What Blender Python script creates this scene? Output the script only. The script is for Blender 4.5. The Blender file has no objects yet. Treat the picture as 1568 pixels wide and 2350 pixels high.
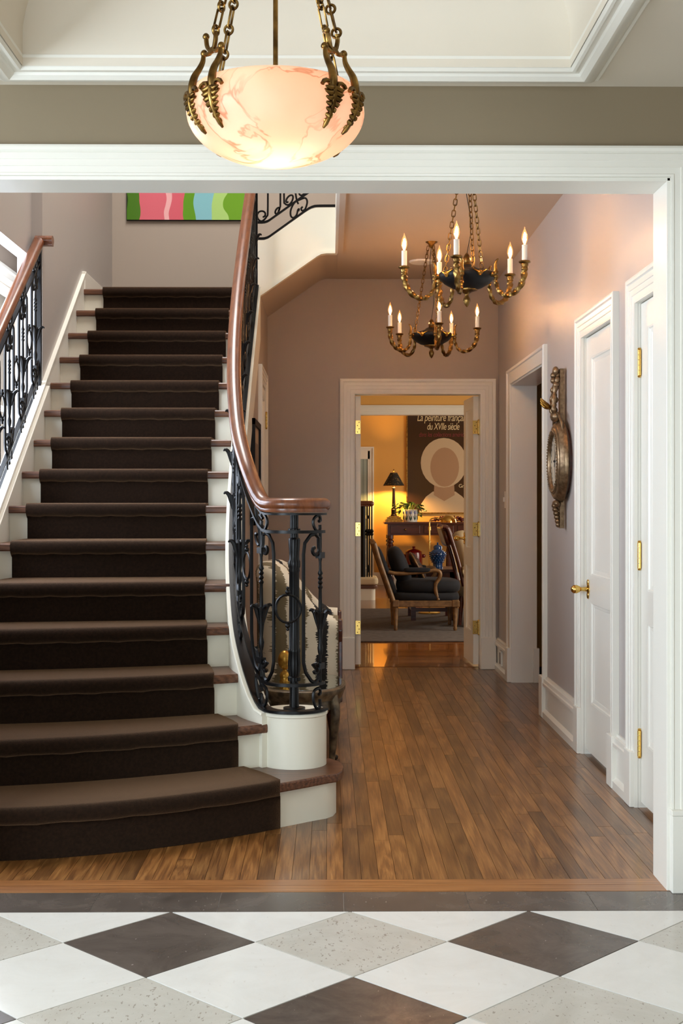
import bpy, bmesh, math, random
from mathutils import Vector, Matrix, Quaternion
random.seed(7)
SC = bpy.context.scene
COL = SC.collection
PI = math.pi

# ------------------------------------------------------------------ camera, world, light, exposure
EYE, FOC, HOR, YAW = 1.24, 2990.0, 1150.0, 0.0095
cam_d = bpy.data.cameras.new('camera')
cam = bpy.data.objects.new('camera', cam_d)
COL.objects.link(cam)
cam.location = (0, 0, EYE)
cam.rotation_euler = (PI / 2, 0, -YAW)
cam_d.sensor_fit = 'VERTICAL'
cam_d.sensor_height = 36.0
cam_d.lens = FOC / 2350 * 36.0
cam_d.shift_y = -(1175 - HOR) / 2350
cam_d.clip_start = 0.05
cam_d.clip_end = 200
SC.camera = cam
SC.view_settings.view_transform = 'Standard'
SC.view_settings.look = 'None'
SC.view_settings.gamma = 1.0
SC.view_settings.use_curve_mapping = False
SC.view_settings.exposure = 0.0

w = bpy.data.worlds.new('daylight')
SC.world = w
w.use_nodes = True
w.node_tree.nodes['Background'].inputs['Color'].default_value = (0.80, 0.90, 1.0, 1)
w.node_tree.nodes['Background'].inputs['Strength'].default_value = 1.3


def area(name, loc, target, sx, sy, power, col):
    d = bpy.data.lights.new(name, 'AREA')
    d.shape = 'RECTANGLE'
    d.size, d.size_y = sx, sy
    d.energy = power
    d.color = col
    o = bpy.data.objects.new(name, d)
    COL.objects.link(o)
    o.location = loc
    o.rotation_euler = (Vector(target) - Vector(loc)).to_track_quat('-Z', 'Y').to_euler()
    return o


DAY = (0.76, 0.88, 1.0)
# daylight at the entrance and stair window; the other lights are added fills
area('daylight_front_door', (-0.35, -2.42, 1.30), (-0.35, 0, 1.30), 2.5, 1.95, 60, DAY)
area('fill_foyer_left', (-3.47, 1.0, 1.30), (0, 1.0, 1.30), 2.9, 1.8, 245, DAY)  # added unseen window light, set far left to reach the hall's right wall
area('daylight_stair_window', (-2.06, 6.8, 1.78), (0, 6.8, 1.6), 2.9, 1.5, 185, (0.76, 0.85, 1.0))
area('fill_stairwell_top', (-0.75, 7.1, 5.52), (-0.75, 7.1, 0), 1.0, 2.6, 132, (1.0, 0.96, 0.92))  # overhead fill added to brighten the stairwell; no skylight is known
area('fill_study', (2.9, 11.6, 1.5), (0, 11.6, 1.3), 1.4, 1.5, 55, (1.0, 0.88, 0.7))  # warm fill added to brighten the study, no window known there
area('fill_den', (3.9, 16.8, 1.5), (0, 16.8, 1.3), 1.6, 1.6, 60, (1.0, 0.88, 0.7))  # another added warm fill, for the den


# ------------------------------------------------------------------ helpers
def W(u, v, y):
    """point at distance y whose direction was measured on the photograph"""
    return Vector((y * ((u - 784) / FOC + YAW), y, EYE + (HOR - v) * y / FOC))


class MB:
    def __init__(self):
        self.v, self.f = [], []

    def add(self, vs, fs):
        o = len(self.v)
        self.v += [tuple(p) for p in vs]
        self.f += [[i + o for i in f] for f in fs]
        return self

    def box(self, x0, y0, z0, x1, y1, z1):
        vs = [(x, y, z) for z in (z0, z1) for y in (y0, y1) for x in (x0, x1)]
        return self.add(vs, [(0, 2, 3, 1), (4, 5, 7, 6), (0, 1, 5, 4), (2, 6, 7, 3), (0, 4, 6, 2), (1, 3, 7, 5)])

    def prism(self, poly, a, b, ax='z'):
        n = len(poly)
        m = {'z': lambda p, e: (p[0], p[1], e), 'y': lambda p, e: (p[0], e, p[1]), 'x': lambda p, e: (e, p[0], p[1])}[ax]
        vs = [m(p, a) for p in poly] + [m(p, b) for p in poly]
        fs = [list(range(n))[::-1], list(range(n, 2 * n))]
        fs += [(i, (i + 1) % n, n + (i + 1) % n, n + i) for i in range(n)]
        return self.add(vs, fs)

    def rings(self, rings, closed_ring=True, closed=False, caps=True):
        n = len(rings[0])
        o = len(self.v)
        for r in rings:
            self.v += [tuple(p) for p in r]
        m = len(rings)
        for i in range(m if closed else m - 1):
            j = (i + 1) % m
            for k in range(n if closed_ring else n - 1):
                l = (k + 1) % n
                self.f.append([o + i * n + k, o + i * n + l, o + j * n + l, o + j * n + k])
        if caps and not closed and closed_ring:
            self.f.append([o + k for k in range(n)][::-1])
            self.f.append([o + (m - 1) * n + k for k in range(n)])
        return self

    def tube(self, pts, r, n=6, closed=False, rot0=0.0, flat=None, lobes=0, twist=0.0):
        pts = [Vector(p) for p in pts]
        m = len(pts)
        tang = []
        for i in range(m):
            if closed:
                t = pts[(i + 1) % m] - pts[i - 1]
            else:
                t = pts[min(i + 1, m - 1)] - pts[max(i - 1, 0)]
            tang.append(t.normalized() if t.length > 1e-9 else Vector((0, 0, 1)))
        a = Vector((0, 0, 1)) if abs(tang[0].z) < 0.9 else Vector((1, 0, 0))
        nrm = (a - tang[0] * a.dot(tang[0])).normalized()
        rings = []
        for i in range(m):
            t = tang[i]
            nrm = nrm - t * nrm.dot(t)
            if nrm.length < 1e-6:
                nrm = t.orthogonal()
            nrm.normalize()
            b = t.cross(nrm)
            rr = r[i] if isinstance(r, (list, tuple)) else r
            ring = []
            for k in range(n):
                q = rot0 + 2 * PI * k / n + twist * i
                rad = rr
                if lobes:
                    rad = rr * (1 + 0.16 * math.cos(lobes * 2 * PI * k / n))
                ring.append(pts[i] + (nrm * math.cos(q) + b * math.sin(q) * (flat or 1)) * rad)
            rings.append(ring)
        return self.rings(rings, closed=closed)

    def sweep(self, pts, prof, shear=False, caps=True, closed=False):
        """profile (a sideways, b up) carried along a path, sideways staying level"""
        pts = [Vector(p) for p in pts]
        m = len(pts)
        rings = []
        for i in range(m):
            t = (pts[(i + 1) % m] - pts[i - 1]) if closed else (pts[min(i + 1, m - 1)] - pts[max(i - 1, 0)])
            t.normalize()
            s = t.cross(Vector((0, 0, 1)))
            s = s.normalized() if s.length > 1e-5 else Vector((1, 0, 0))
            u = Vector((0, 0, 1)) if shear else s.cross(t)
            rings.append([pts[i] + s * a + u * b for a, b in prof])
        return self.rings(rings, caps=caps, closed=closed)

    def lathe(self, prof, n=20, c=(0, 0, 0), ax='z', flute=0, fl=0.06):
        c = Vector(c)
        rings = []
        for r, z in prof:
            ring = []
            for k in range(n):
                q = 2 * PI * k / n
                rr = max(r, 1e-5)
                if flute and k % 2:
                    rr *= 1 - fl
                x, y = rr * math.cos(q), rr * math.sin(q)
                ring.append(c + Vector({'z': (x, y, z), 'x': (z, x, y), 'y': (x, z, y)}[ax]))
            rings.append(ring)
        return self.rings(rings)

    def ell(self, c, r, nu=12, nv=8):
        c = Vector(c)
        if not isinstance(r, (tuple, list)):
            r = (r, r, r)
        rings = []
        for j in range(nv + 1):
            p = -PI / 2 + PI * j / nv
            cr, sz = max(math.cos(p), 1e-4), math.sin(p)
            rings.append([c + Vector((r[0] * cr * math.cos(2 * PI * k / nu), r[1] * cr * math.sin(2 * PI * k / nu), r[2] * sz)) for k in range(nu)])
        return self.rings(rings)

    def cushion(self, c, s, p=3.0, n=10, M=None):
        """soft rounded box"""
        vs = []
        o = len(self.v)
        rings = []
        for j in range(n + 1):
            a = -PI / 2 + PI * j / n
            ring = []
            for k in range(2 * n):
                b = 2 * PI * k / (2 * n)
                f = lambda q: math.copysign(abs(q) ** (2 / p), q)
                v = Vector((s[0] * f(math.cos(a)) * f(math.cos(b)), s[1] * f(math.cos(a)) * f(math.sin(b)), s[2] * f(math.sin(a))))
                if M is not None:
                    v = M @ v
                ring.append(Vector(c) + v)
            rings.append(ring)
        return self.rings(rings)

    def mesh(self, name, mat, smooth=None, M=None):
        me = bpy.data.meshes.new(name)
        bm = bmesh.new()
        vs = [bm.verts.new(M @ Vector(p) if M is not None else p) for p in self.v]
        for f in self.f:
            try:
                bm.faces.new([vs[i] for i in f])
            except ValueError:
                pass
        bmesh.ops.remove_doubles(bm, verts=bm.verts, dist=1e-5)
        bmesh.ops.recalc_face_normals(bm, faces=bm.faces)
        bm.to_mesh(me)
        bm.free()
        if mat is not None:
            me.materials.append(mat)
        if smooth is not None:
            me.shade_smooth()
            me.set_sharp_from_angle(angle=math.radians(smooth))
        return me

    def build(self, name, mat, parent=None, smooth=None, M=None, bevel=0, label=None):
        o = bpy.data.objects.new(name, self.mesh(name, mat, smooth, M))
        COL.objects.link(o)
        if parent is not None:
            adopt(o, parent)
        if bevel:
            b = o.modifiers.new('bevel', 'BEVEL')
            b.width = bevel
            b.segments = 2
            b.limit_method = 'ANGLE'
        if label:
            o['label'] = label
        return o


def adopt(o, parent):
    o.parent = parent
    if parent.type == 'EMPTY':
        o.matrix_parent_inverse = Matrix.Translation(-Vector(parent.location))


def tag(o, label, cat, group=None, kind=None):
    o['label'] = label
    o['category'] = cat
    if group:
        o['group'] = group
    if kind:
        o['kind'] = kind
    return o


def empty(name, loc=(0, 0, 0)):
    o = bpy.data.objects.new(name, None)
    o.empty_display_size = 0.05
    o.location = loc
    COL.objects.link(o)
    return o


def thing(name, loc, label, cat, group=None, kind=None):
    return tag(empty(name, loc), label, cat, group, kind)


def struct(o, label, cat):
    return tag(o, label, cat, kind='structure')


def copy_tree(o, parent=None):
    c = o.copy()
    COL.objects.link(c)
    if parent is not None:
        c.parent = parent
        c.matrix_parent_inverse = o.matrix_parent_inverse.copy()
    for ch in list(o.children):
        copy_tree(ch, c)
    return c


def smooth_path(pts, n=8):
    """Catmull-Rom through the points"""
    P = [Vector(p) for p in pts]
    P = [P[0] * 2 - P[1]] + P + [P[-1] * 2 - P[-2]]
    out = []
    for i in range(1, len(P) - 2):
        a, b, c, d = P[i - 1], P[i], P[i + 1], P[i + 2]
        for k in range(n):
            t = k / n
            out.append(0.5 * ((2 * b) + (c - a) * t + (2 * a - 5 * b + 4 * c - d) * t * t + (3 * b - a - 3 * c + d) * t ** 3))
    out.append(P[-2])
    return out


def lerp(a, b, t):
    return a + (b - a) * t


def interp(xs, ys, x):
    if x <= xs[0]:
        return ys[0]
    for i in range(len(xs) - 1):
        if x <= xs[i + 1]:
            return lerp(ys[i], ys[i + 1], (x - xs[i]) / (xs[i + 1] - xs[i]))
    return ys[-1]


# ------------------------------------------------------------------ materials
def srgb(r, g, b):
    f = lambda c: c / 12.92 if c <= 0.04045 else ((c + 0.055) / 1.055) ** 2.4
    return (f(r / 255), f(g / 255), f(b / 255), 1)


def nodes(name):
    m = bpy.data.materials.new(name)
    m.use_nodes = True
    nt = m.node_tree
    return m, nt, nt.nodes['Principled BSDF']


def ramp(nt, stops, interp_='LINEAR'):
    r = nt.nodes.new('ShaderNodeValToRGB')
    r.color_ramp.interpolation = interp_
    e = r.color_ramp.elements
    while len(e) > 1:
        e.remove(e[-1])
    e[0].position = stops[0][0]
    e[0].color = stops[0][1]
    for p, c in stops[1:]:
        e.new(p).color = c
    return r


def coords(nt, scale=(1, 1, 1), rnd=False, space='Object'):
    tc = nt.nodes.new('ShaderNodeTexCoord')
    mp = nt.nodes.new('ShaderNodeMapping')
    mp.inputs['Scale'].default_value = scale
    nt.links.new(tc.outputs[space], mp.inputs['Vector'])
    if rnd:
        oi = nt.nodes.new('ShaderNodeObjectInfo')
        mu = nt.nodes.new('ShaderNodeMath')
        mu.operation = 'MULTIPLY'
        mu.inputs[1].default_value = 57.0
        nt.links.new(oi.outputs['Random'], mu.inputs[0])
        cb = nt.nodes.new('ShaderNodeCombineXYZ')
        for k in range(3):
            nt.links.new(mu.outputs[0], cb.inputs[k])
        nt.links.new(cb.outputs[0], mp.inputs['Location'])
    return mp


def mat(name, c, rough=0.5, metal=0.0, c2=None, scale=4.0, detail=4.0, bump=0.0, bscale=80.0, sheen=0.0, coat=0.0, stretch=(1, 1, 1),
        emit=None, estr=0.0, spec=None, lo=0.35, hi=0.65, bdist=0.002):
    m, nt, p = nodes(name)
    p.inputs['Base Color'].default_value = c
    p.inputs['Roughness'].default_value = rough
    p.inputs['Metallic'].default_value = metal
    if spec is not None:
        p.inputs['Specular IOR Level'].default_value = spec
    if sheen:
        p.inputs['Sheen Weight'].default_value = sheen
        p.inputs['Sheen Roughness'].default_value = 0.4
        p.inputs['Sheen Tint'].default_value = (min(1, c[0] * 18 + .12), min(1, c[1] * 18 + .08), min(1, c[2] * 18 + .04), 1)
    if coat:
        p.inputs['Coat Weight'].default_value = coat
        p.inputs['Coat Roughness'].default_value = 0.12
    if emit:
        p.inputs['Emission Color'].default_value = emit
        p.inputs['Emission Strength'].default_value = estr
    if c2 is not None:
        mp = coords(nt, stretch)
        nz = nt.nodes.new('ShaderNodeTexNoise')
        nz.inputs['Scale'].default_value = scale
        nz.inputs['Detail'].default_value = detail
        nt.links.new(mp.outputs[0], nz.inputs['Vector'])
        r = ramp(nt, [(lo, c), (hi, c2)])
        nt.links.new(nz.outputs['Fac'], r.inputs[0])
        nt.links.new(r.outputs[0], p.inputs['Base Color'])
    if bump:
        mp = coords(nt, stretch)
        nz = nt.nodes.new('ShaderNodeTexNoise')
        nz.inputs['Scale'].default_value = bscale
        nz.inputs['Detail'].default_value = 3
        nt.links.new(mp.outputs[0], nz.inputs['Vector'])
        b = nt.nodes.new('ShaderNodeBump')
        b.inputs['Strength'].default_value = bump
        b.inputs['Distance'].default_value = bdist
        nt.links.new(nz.outputs['Fac'], b.inputs['Height'])
        nt.links.new(b.outputs[0], p.inputs['Normal'])
    return m


def wood(name, cols, stretch, rough=0.3, rnd=True, tint=0.0, coat=0.0, scale=1.0, bump=0.15, fig=0.15):
    """long grain: noise squeezed across the board, plus cathedral figure; tint varies whole boards"""
    m, nt, p = nodes(name)
    mp = coords(nt, stretch, rnd)
    n1 = nt.nodes.new('ShaderNodeTexNoise')
    n1.inputs['Scale'].default_value = 3.0 * scale
    n1.inputs['Detail'].default_value = 6
    n1.inputs['Roughness'].default_value = 0.65
    n1.inputs['Distortion'].default_value = 0.6
    nt.links.new(mp.outputs[0], n1.inputs['Vector'])
    wv = nt.nodes.new('ShaderNodeTexWave')
    wv.wave_type = 'RINGS'
    wv.inputs['Scale'].default_value = 0.55 * scale
    wv.inputs['Distortion'].default_value = 9.0
    wv.inputs['Detail'].default_value = 3
    nt.links.new(mp.outputs[0], wv.inputs['Vector'])
    mx = nt.nodes.new('ShaderNodeMix')
    mx.data_type = 'FLOAT'
    mx.inputs[0].default_value = fig
    nt.links.new(n1.outputs['Fac'], mx.inputs[2])
    nt.links.new(wv.outputs['Fac'], mx.inputs[3])
    r = ramp(nt, [(0.28, cols[0]), (0.5, cols[1]), (0.72, cols[2])])
    nt.links.new(mx.outputs[0], r.inputs[0])
    out = r.outputs[0]
    if tint:
        oi = nt.nodes.new('ShaderNodeObjectInfo')
        rr = ramp(nt, [(0.0, (1 - tint, 1 - tint, 1 - tint * 1.1, 1)), (0.5, (1, 1, 1, 1)), (1.0, (1 + tint * .6, 1 + tint * .55, 1 + tint * .4, 1))])
        nt.links.new(oi.outputs['Random'], rr.inputs[0])
        mm = nt.nodes.new('ShaderNodeMix')
        mm.data_type = 'RGBA'
        mm.blend_type = 'MULTIPLY'
        mm.inputs[0].default_value = 1.0
        nt.links.new(out, mm.inputs[6])
        nt.links.new(rr.outputs[0], mm.inputs[7])
        out = mm.outputs[2]
    nt.links.new(out, p.inputs['Base Color'])
    p.inputs['Roughness'].default_value = rough
    if coat:
        p.inputs['Coat Weight'].default_value = coat
        p.inputs['Coat Roughness'].default_value = 0.1
    b = nt.nodes.new('ShaderNodeBump')
    b.inputs['Strength'].default_value = bump
    b.inputs['Distance'].default_value = 0.001
    nt.links.new(n1.outputs['Fac'], b.inputs['Height'])
    nt.links.new(b.outputs[0], p.inputs['Normal'])
    return m


def stone(name, base, flecks, veins, rough=0.16, fscale=60, amount=0.62):
    m, nt, p = nodes(name)
    mp = coords(nt, (1, 1, 1), True)
    n1 = nt.nodes.new('ShaderNodeTexNoise')
    n1.inputs['Scale'].default_value = 3.5
    n1.inputs['Detail'].default_value = 8
    n1.inputs['Roughness'].default_value = 0.7
    n1.inputs['Distortion'].default_value = 1.2
    nt.links.new(mp.outputs[0], n1.inputs['Vector'])
    r1 = ramp(nt, [(0.3, veins), (0.62, base)])
    nt.links.new(n1.outputs['Fac'], r1.inputs[0])
    mp2 = coords(nt, (1, 0.45, 1), True)
    n2 = nt.nodes.new('ShaderNodeTexNoise')
    n2.inputs['Scale'].default_value = fscale
    n2.inputs['Detail'].default_value = 2
    nt.links.new(mp2.outputs[0], n2.inputs['Vector'])
    r2 = ramp(nt, [(amount, (0, 0, 0, 1)), (amount + 0.07, (1, 1, 1, 1))])
    nt.links.new(n2.outputs['Fac'], r2.inputs[0])
    mm = nt.nodes.new('ShaderNodeMix')
    mm.data_type = 'RGBA'
    nt.links.new(r2.outputs[0], mm.inputs[0])
    nt.links.new(r1.outputs[0], mm.inputs[6])
    mm.inputs[7].default_value = flecks
    nt.links.new(mm.outputs[2], p.inputs['Base Color'])
    p.inputs['Roughness'].default_value = rough
    return m


M = {}
M['taupe'] = mat('taupe wall paint', srgb(168, 154, 140), 0.40, bump=0.02, bscale=200)
M['pale'] = mat('daylit taupe paint', srgb(180, 173, 168), 0.45, bump=0.02, bscale=200)  # taupe lightened so daylight on the side walls sits in the colour
M['umber'] = mat('foyer wall paint', srgb(132, 117, 92), 0.6, bump=0.02, bscale=200)
M['ceil'] = mat('hall ceiling paint', srgb(194, 176, 157), 0.6)
M['cream'] = mat('cream ceiling paint', srgb(222, 213, 196), 0.6)
M['white'] = mat('white gloss trim', srgb(233, 230, 219), 0.3)
M['ivory'] = mat('ivory stair paint', srgb(232, 228, 210), 0.35)
M['carpet'] = mat('brown pile carpet', srgb(30, 20, 13), 0.95, c2=srgb(40, 27, 18), scale=90, bump=0.6, bscale=420, sheen=1.0, spec=0.1, bdist=0.004)
M['tread'] = wood('dark oak tread', [srgb(58, 34, 24), srgb(98, 62, 42), srgb(128, 86, 60)], (2, 40, 60), 0.35, rnd=True)
M['rail'] = wood('polished mahogany rail', [srgb(84, 46, 27), srgb(112, 64, 38), srgb(132, 80, 50)], (14, 1.2, 5), 0.3, rnd=False, coat=0.2, bump=0.03, fig=0.0)
M['oak'] = wood('oak strip floor', [srgb(86, 53, 24), srgb(125, 82, 41), srgb(158, 112, 62)], (46, 1.3, 46), 0.30, tint=0.42, coat=0.2, fig=0.16)
M['oak_cross'] = wood('oak threshold board', [srgb(122, 76, 36), srgb(156, 102, 54), srgb(178, 124, 72)], (1.6, 30, 30), 0.3, tint=0.1, coat=0.3)
M['void'] = mat('floor joint', srgb(26, 16, 10), 0.9)
M['iron'] = mat('black wrought iron', srgb(5, 5, 6), 0.36, metal=0.0, spec=0.28, bump=0.05, bscale=60)
M['brass'] = mat('polished brass', srgb(226, 188, 104), 0.16, 1.0)
M['abrass'] = mat('antique brass', srgb(150, 116, 62), 0.32, 1.0, c2=srgb(92, 68, 36), scale=30)
M['gilt'] = mat('gilded metal', srgb(196, 152, 72), 0.28, 1.0, c2=srgb(140, 100, 44), scale=40)
M['tole'] = mat('black painted tole', srgb(8, 7, 8), 0.5, spec=0.3)
M['candle'] = mat('ivory candle sleeve', srgb(240, 232, 216), 0.45)
M['st_white'] = stone('white limestone', srgb(226, 226, 222), srgb(214, 212, 206), srgb(218, 217, 212), 0.14, 70, 0.68)
M['st_grey'] = stone('speckled grey limestone', srgb(200, 198, 190), srgb(160, 153, 142), srgb(188, 184, 174), 0.15, 120, 0.63)
M['st_dark'] = stone('dark brown limestone', srgb(98, 89, 82), srgb(160, 152, 144), srgb(72, 64, 58), 0.2, 110, 0.72)
M['grout'] = mat('pale grout', srgb(232, 230, 224), 0.8)
M['ochre'] = mat('ochre wall paint', srgb(222, 170, 88), 0.6)
M['rug'] = mat('grey flat rug', srgb(92, 86, 84), 0.95, c2=srgb(76, 70, 69), scale=18, bump=0.4, bscale=200)
M['navy'] = mat('navy velvet', srgb(11, 14, 21), 0.9, c2=srgb(18, 22, 32), scale=12, sheen=0.15)
M['giltwood'] = mat('worn gilt wood', srgb(128, 96, 58), 0.45, c2=srgb(92, 66, 36), scale=22)
M['mahog'] = mat('dark mahogany', srgb(56, 22, 14), 0.28, c2=srgb(80, 34, 20), scale=9, stretch=(1, 8, 8), coat=0.3)
M['bluejar'] = mat('blue glazed ceramic', srgb(10, 44, 92), 0.15, c2=srgb(18, 70, 124), scale=9, coat=0.6)
M['redpot'] = mat('oxblood glazed ceramic', srgb(96, 14, 14), 0.25, coat=0.4)
M['creamcloth'] = mat('cream upholstery', srgb(206, 190, 156), 0.8, bump=0.1, bscale=300)
M['leaf'] = mat('plant leaf', srgb(44, 74, 26), 0.45, c2=srgb(80, 112, 40), scale=10)
M['porcelain'] = mat('white porcelain', srgb(222, 218, 208), 0.25)
M['mirror'] = mat('mirrored table top', srgb(200, 205, 200), 0.03, 1.0)
M['oldsilver'] = mat('silver leaf wood', srgb(120, 104, 80), 0.42, 0.35, c2=srgb(58, 46, 34), scale=26)
M['bronze'] = mat('worn bronze gilding', srgb(150, 126, 96), 0.34, 0.8, c2=srgb(112, 90, 66), scale=50)
M['glassy'] = mat('curtained glass', srgb(170, 186, 180), 0.35, c2=srgb(120, 138, 134), scale=3, stretch=(16, 1, 0.2))
M['plastic'] = mat('white switch plastic', srgb(236, 234, 226), 0.35)
M['redwood'] = mat('red stained wood', srgb(150, 72, 36), 0.4, c2=srgb(172, 90, 48), scale=6, stretch=(1, 6, 1))
M['paper'] = mat('dark poster paper', srgb(48, 32, 26), 0.12, coat=0.6)
M['face'] = mat('pale printed figure', srgb(196, 172, 138), 0.3)
M['face2'] = mat('beige printed figure', srgb(168, 132, 98), 0.3)
M['inkcream'] = mat('cream lettering', srgb(226, 206, 160), 0.5)
M['inkred'] = mat('red lettering', srgb(120, 36, 32), 0.5)
M['inkdark'] = mat('dark print', srgb(30, 24, 22), 0.4)
M['screen'] = mat('window shade of frosted daylight', srgb(225, 228, 240), 0.6, emit=(0.80, 0.84, 1.0, 1), estr=0.9)


def emit_mat(name, col, s):
    m, nt, p = nodes(name)
    p.inputs['Base Color'].default_value = (0, 0, 0, 1)
    p.inputs['Emission Color'].default_value = col
    p.inputs['Emission Strength'].default_value = s
    return m


M['filament'] = emit_mat('glowing filament', (1.0, 0.53, 0.23, 1), 510.0)


def bulb_mat():
    m, nt, p = nodes('clear bulb glass')
    nt.nodes.remove(p)
    o = nt.nodes['Material Output']
    tr = nt.nodes.new('ShaderNodeBsdfTransparent')
    tr.inputs[0].default_value = (1.0, 0.93, 0.82, 1)
    gl = nt.nodes.new('ShaderNodeBsdfGlossy')
    gl.inputs['Roughness'].default_value = 0.05
    mx = nt.nodes.new('ShaderNodeMixShader')
    mx.inputs[0].default_value = 0.10
    nt.links.new(tr.outputs[0], mx.inputs[1])
    nt.links.new(gl.outputs[0], mx.inputs[2])
    em = nt.nodes.new('ShaderNodeEmission')
    em.inputs[0].default_value = (1.0, 0.42, 0.10, 1)
    em.inputs[1].default_value = 0.55
    ad = nt.nodes.new('ShaderNodeAddShader')
    nt.links.new(mx.outputs[0], ad.inputs[0])
    nt.links.new(em.outputs[0], ad.inputs[1])
    nt.links.new(ad.outputs[0], o.inputs[0])
    return m


M['bulb'] = bulb_mat()


def alabaster():
    m, nt, p = nodes('veined alabaster')
    mp = coords(nt, (1, 1, 1))
    n = nt.nodes.new('ShaderNodeTexNoise')
    n.inputs['Scale'].default_value = 4.5
    n.inputs['Detail'].default_value = 4
    n.inputs['Distortion'].default_value = 1.4
    nt.links.new(mp.outputs[0], n.inputs['Vector'])
    r = ramp(nt, [(0.0, srgb(252, 232, 218)), (0.478, srgb(252, 228, 212)), (0.495, srgb(214, 168, 140)), (0.512, srgb(250, 222, 202)), (1.0, srgb(248, 220, 204))])
    nt.links.new(n.outputs['Fac'], r.inputs[0])
    # veins show only here and there
    n2 = nt.nodes.new('ShaderNodeTexNoise')
    n2.inputs['Scale'].default_value = 4.0
    nt.links.new(mp.outputs[0], n2.inputs['Vector'])
    r2 = ramp(nt, [(0.40, (0, 0, 0, 1)), (0.55, (1, 1, 1, 1))])
    nt.links.new(n2.outputs['Fac'], r2.inputs[0])
    mm = nt.nodes.new('ShaderNodeMix')
    mm.data_type = 'RGBA'
    nt.links.new(r2.outputs[0], mm.inputs[0])
    mm.inputs[6].default_value = srgb(252, 230, 214)
    nt.links.new(r.outputs[0], mm.inputs[7])
    tl = nt.nodes.new('ShaderNodeBsdfTranslucent')
    nt.links.new(mm.outputs[2], tl.inputs[0])
    nt.links.new(mm.outputs[2], p.inputs['Base Color'])
    p.inputs['Roughness'].default_value = 0.3
    mx = nt.nodes.new('ShaderNodeMixShader')
    mx.inputs[0].default_value = 0.8
    nt.links.new(p.outputs[0], mx.inputs[1])
    nt.links.new(tl.outputs[0], mx.inputs[2])
    nt.links.new(mx.outputs[0], nt.nodes['Material Output'].inputs[0])
    return m


M['alabaster'] = alabaster()


def ikat():
    """upright stripes with feathered edges"""
    m, nt, p = nodes('ikat stripe fabric')
    tc = nt.nodes.new('ShaderNodeTexCoord')
    sp = nt.nodes.new('ShaderNodeSeparateXYZ')
    nt.links.new(tc.outputs['Object'], sp.inputs[0])
    mp = nt.nodes.new('ShaderNodeMapping')
    mp.inputs['Scale'].default_value = (14, 14, 190)
    nt.links.new(tc.outputs['Object'], mp.inputs['Vector'])
    n = nt.nodes.new('ShaderNodeTexNoise')
    n.inputs['Scale'].default_value = 1.0
    n.inputs['Detail'].default_value = 2
    nt.links.new(mp.outputs[0], n.inputs['Vector'])
    n3 = nt.nodes.new('ShaderNodeTexNoise')
    n3.inputs['Scale'].default_value = 11.0
    nt.links.new(tc.outputs['Object'], n3.inputs['Vector'])

    def math_(op, a, b):
        q = nt.nodes.new('ShaderNodeMath')
        q.operation = op
        for i, s in enumerate((a, b)):
            if isinstance(s, (int, float)):
                q.inputs[i].default_value = s
            else:
                nt.links.new(s, q.inputs[i])
        return q.outputs[0]
    x = math_('ADD', sp.outputs[0], math_('MULTIPLY', sp.outputs[1], 0.55))
    x = math_('ADD', x, math_('MULTIPLY', math_('SUBTRACT', n.outputs['Fac'], 0.5), 0.045))
    x = math_('ADD', x, math_('MULTIPLY', math_('SUBTRACT', n3.outputs['Fac'], 0.5), 0.06))
    x = math_('FRACT', math_('DIVIDE', math_('ADD', x, 10.03), 0.30), 0)
    c, k, o = srgb(226, 214, 190), srgb(22, 18, 15), srgb(122, 108, 80)
    r = ramp(nt, [(0.0, c), (0.13, k), (0.29, c), (0.47, o), (0.62, c), (0.80, o), (0.93, c)], 'CONSTANT')
    nt.links.new(x, r.inputs[0])
    nt.links.new(r.outputs[0], p.inputs['Base Color'])
    p.inputs['Roughness'].default_value = 0.8
    return m


M['ikat'] = ikat()


def art():
    """plain colour fields"""
    m, nt, p = nodes('abstract print')
    tc = nt.nodes.new('ShaderNodeTexCoord')
    sp = nt.nodes.new('ShaderNodeSeparateXYZ')
    nt.links.new(tc.outputs['Object'], sp.inputs[0])
    n = nt.nodes.new('ShaderNodeTexNoise')
    n.inputs['Scale'].default_value = 2.2
    nt.links.new(tc.outputs['Object'], n.inputs['Vector'])
    a = nt.nodes.new('ShaderNodeMath')
    a.operation = 'MULTIPLY_ADD'
    nt.links.new(n.outputs['Fac'], a.inputs[0])
    a.inputs[1].default_value = 0.30
    nt.links.new(sp.outputs[0], a.inputs[2])
    r = ramp(nt, [(0.0, srgb(40, 62, 20)), (0.14, srgb(72, 120, 26)), (0.24, srgb(218, 104, 118)), (0.42, srgb(238, 176, 178)), (0.47, srgb(214, 98, 112)),
                  (0.58, srgb(96, 152, 34)), (0.66, srgb(132, 190, 200)), (0.82, srgb(170, 208, 120)), (0.94, srgb(108, 160, 40))], 'CONSTANT')
    nt.links.new(a.outputs[0], r.inputs[0])
    nt.links.new(r.outputs[0], p.inputs['Base Color'])
    p.inputs['Roughness'].default_value = 0.15
    return m


M['art'] = art()


def strip_floor(name, dark, light):
    """far floor: boards too small to tell apart"""
    m, nt, p = nodes(name)
    mp = coords(nt, (1, 1, 1))
    b = nt.nodes.new('ShaderNodeTexBrick')
    b.inputs['Color1'].default_value = dark
    b.inputs['Color2'].default_value = light
    b.inputs['Mortar'].default_value = srgb(40, 22, 10)
    b.inputs['Scale'].default_value = 1.0
    b.inputs['Brick Width'].default_value = 0.9
    b.inputs['Row Height'].default_value = 0.057
    b.inputs['Mortar Size'].default_value = 0.0012
    nt.links.new(mp.outputs[0], b.inputs['Vector'])
    nt.links.new(b.outputs[0], p.inputs['Base Color'])
    p.inputs['Roughness'].default_value = 0.22
    p.inputs['Coat Weight'].default_value = 0.4
    return m


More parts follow.
